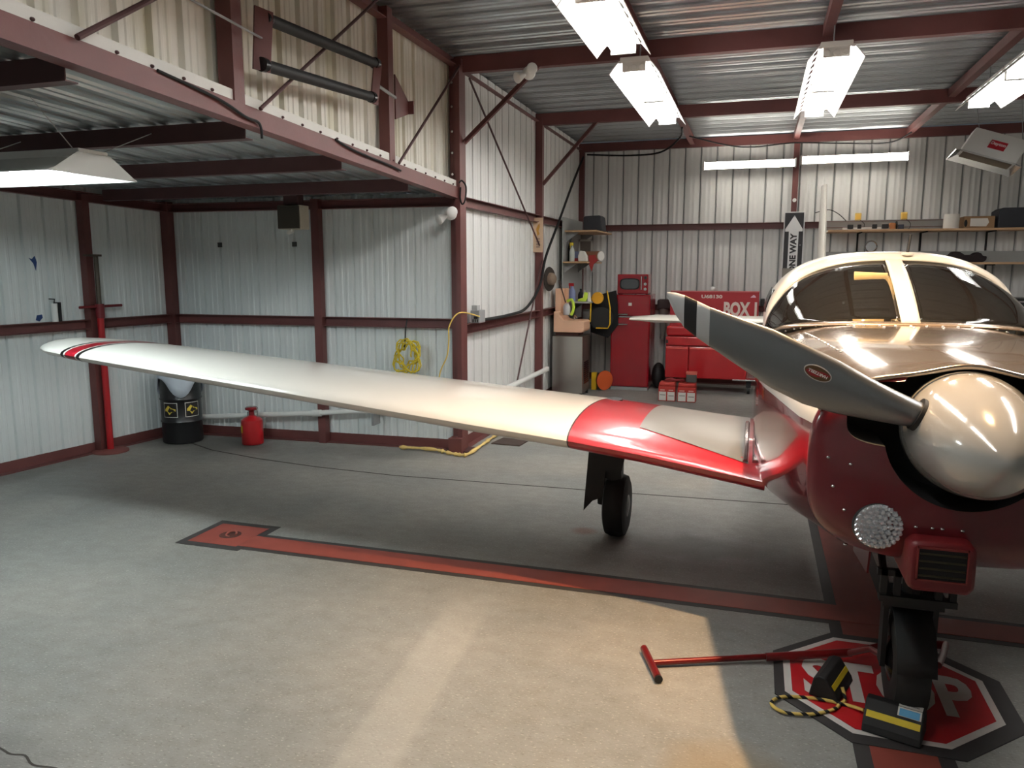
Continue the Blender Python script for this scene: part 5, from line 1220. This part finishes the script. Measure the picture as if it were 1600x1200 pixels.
# heater
t = thing('radiant_heater', 'white tilted heater with red logo panel hanging near the back wall', 'heater', (2.6, 11.0, 3.2))
hc = V((2.68, 10.95, 3.315)); ex = V((.30, .02, -.095)); ez = V((.085, .055, .135)); ey = ex.cross(ez).normalized() * -.075
if ey.y > 0: ey = -ey
part('body', MB().obox(hc - ey * 1.0, ex, ey, ez), WHITEM, t, bevel=.01)
fo_ = ey.normalized(); fc_ = hc + ey * .02
part('logo_panel', MB().obox(fc_ + ex * .05 + fo_ * .002, ex * .30, fo_ * .002, ez * .34), mat('logo_red', srgb(190, 34, 50), .45), t)
text('logo_lettering', 'Dayton', .1, fc_ + ex * .05 + ez * .06 + fo_ * .006, ex, ez, mat('logo_white', srgb(235, 215, 215), .5), t, ext=0, fit=(.17, .055))
bc_ = hc - ey - ez * 1.0
part('flange', MB().loft([[bc_ + ex * a_ + ey * b_ for a_, b_ in ((-1, -1), (1, -1), (1, 1), (-1, 1))], [bc_ - ez * .35 + ex * a_ * 1.2 + ey * b_ * 1.9 for a_, b_ in ((-1, -1), (1, -1), (1, 1), (-1, 1))]], cap=False), CHROME, t, solid=.006)
part('burner', MB().obox(bc_ - ez * .1, ex * .9, ey * .8, ez * .05), mat('burner_brown', srgb(110, 96, 80), .5), t)
for s_ in (-.8, .8): part('chain', MB().cyl(hc - ey + ez + ex * s_, V(((hc + ex * s_).x, 11.0, 3.84)), .005, n=5), GREYM, t)

# ------------------------------------------------------------------ cables
def cable(label, pts, r=.01, m=None): single('cable', label, 'cable', MB().tube(smooth_path(pts), r, 7), m or DARK, pts[0], smooth=60)
cable('black power cable looping from the outlet box up the tail bay column to the roof', [(-2.74, 7.68, 1.31), (-2.74, 8.6, 1.31), (-2.73, 9.3, 1.36), (-2.72, 9.9, 1.62), (-2.72, 10.2, 2.0), (-2.72, 10.9, 2.5), (-2.74, 11.8, 3.1), (-2.76, 12.65, 3.62)], .018)
cable('black cable sagging along the top of the back wall to the lights', [(-2.7, 12.66, 3.66), (-2.0, 12.66, 3.62), (-1.5, 12.5, 3.63), (-1.15, 11.8, 3.72), (-1.05, 11.0, 3.72)], .014)
cable('black cable sagging between the roof lights and the back wall column', [(-1.0, 11.6, 3.70), (-.3, 12.3, 3.62), (.44, 12.66, 3.70), (1.0, 12.6, 3.66), (1.7, 12.5, 3.62), (1.96, 12.3, 3.72)], .010)
cable('black cable clipped along the fascia beam near the roller frame', [(-2.78, 3.2, zf(3.2) + .10), (-2.77, 3.62, zf(3.6) + .07), (-2.77, 3.85, zf(3.85) + .03), (-2.77, 3.98, zf(3.98) + .02), (-2.77, 4.0, zf(4) - .06)], .008)
cable('black cable draped along the fascia beam below the black rollers', [(-2.78, 4.85, zf(4.85) + .10), (-2.77, 5.1, zf(5.1) + .07), (-2.77, 5.65, zf(5.65) + .06), (-2.77, 5.85, zf(5.85) + .05)], .008)
cable('black cable loop hanging from the fascia end at the tall column', [(-2.76, 7.12, 2.66), (-2.74, 7.14, 2.68), (-2.70, 7.14, 2.62), (-2.71, 7.14, 2.5), (-2.74, 7.14, 2.46), (-2.76, 7.14, 2.52), (-2.755, 7.14, 2.62)], .008)
cable('thin white wire hanging from the left end of the long shelf', [(.97, 12.4, 2.385), (.90, 12.4, 2.36), (.88, 12.4, 2.2), (.87, 12.4, 1.96), (.87, 12.45, 1.5)], .012, PVC)
cable('thin dark wire arching behind the tail fin to the shelf board', [(.80, 12.78, 2.68), (.98, 12.78, 2.72), (1.12, 12.79, 2.66), (1.24, 12.79, 2.55)], .006)
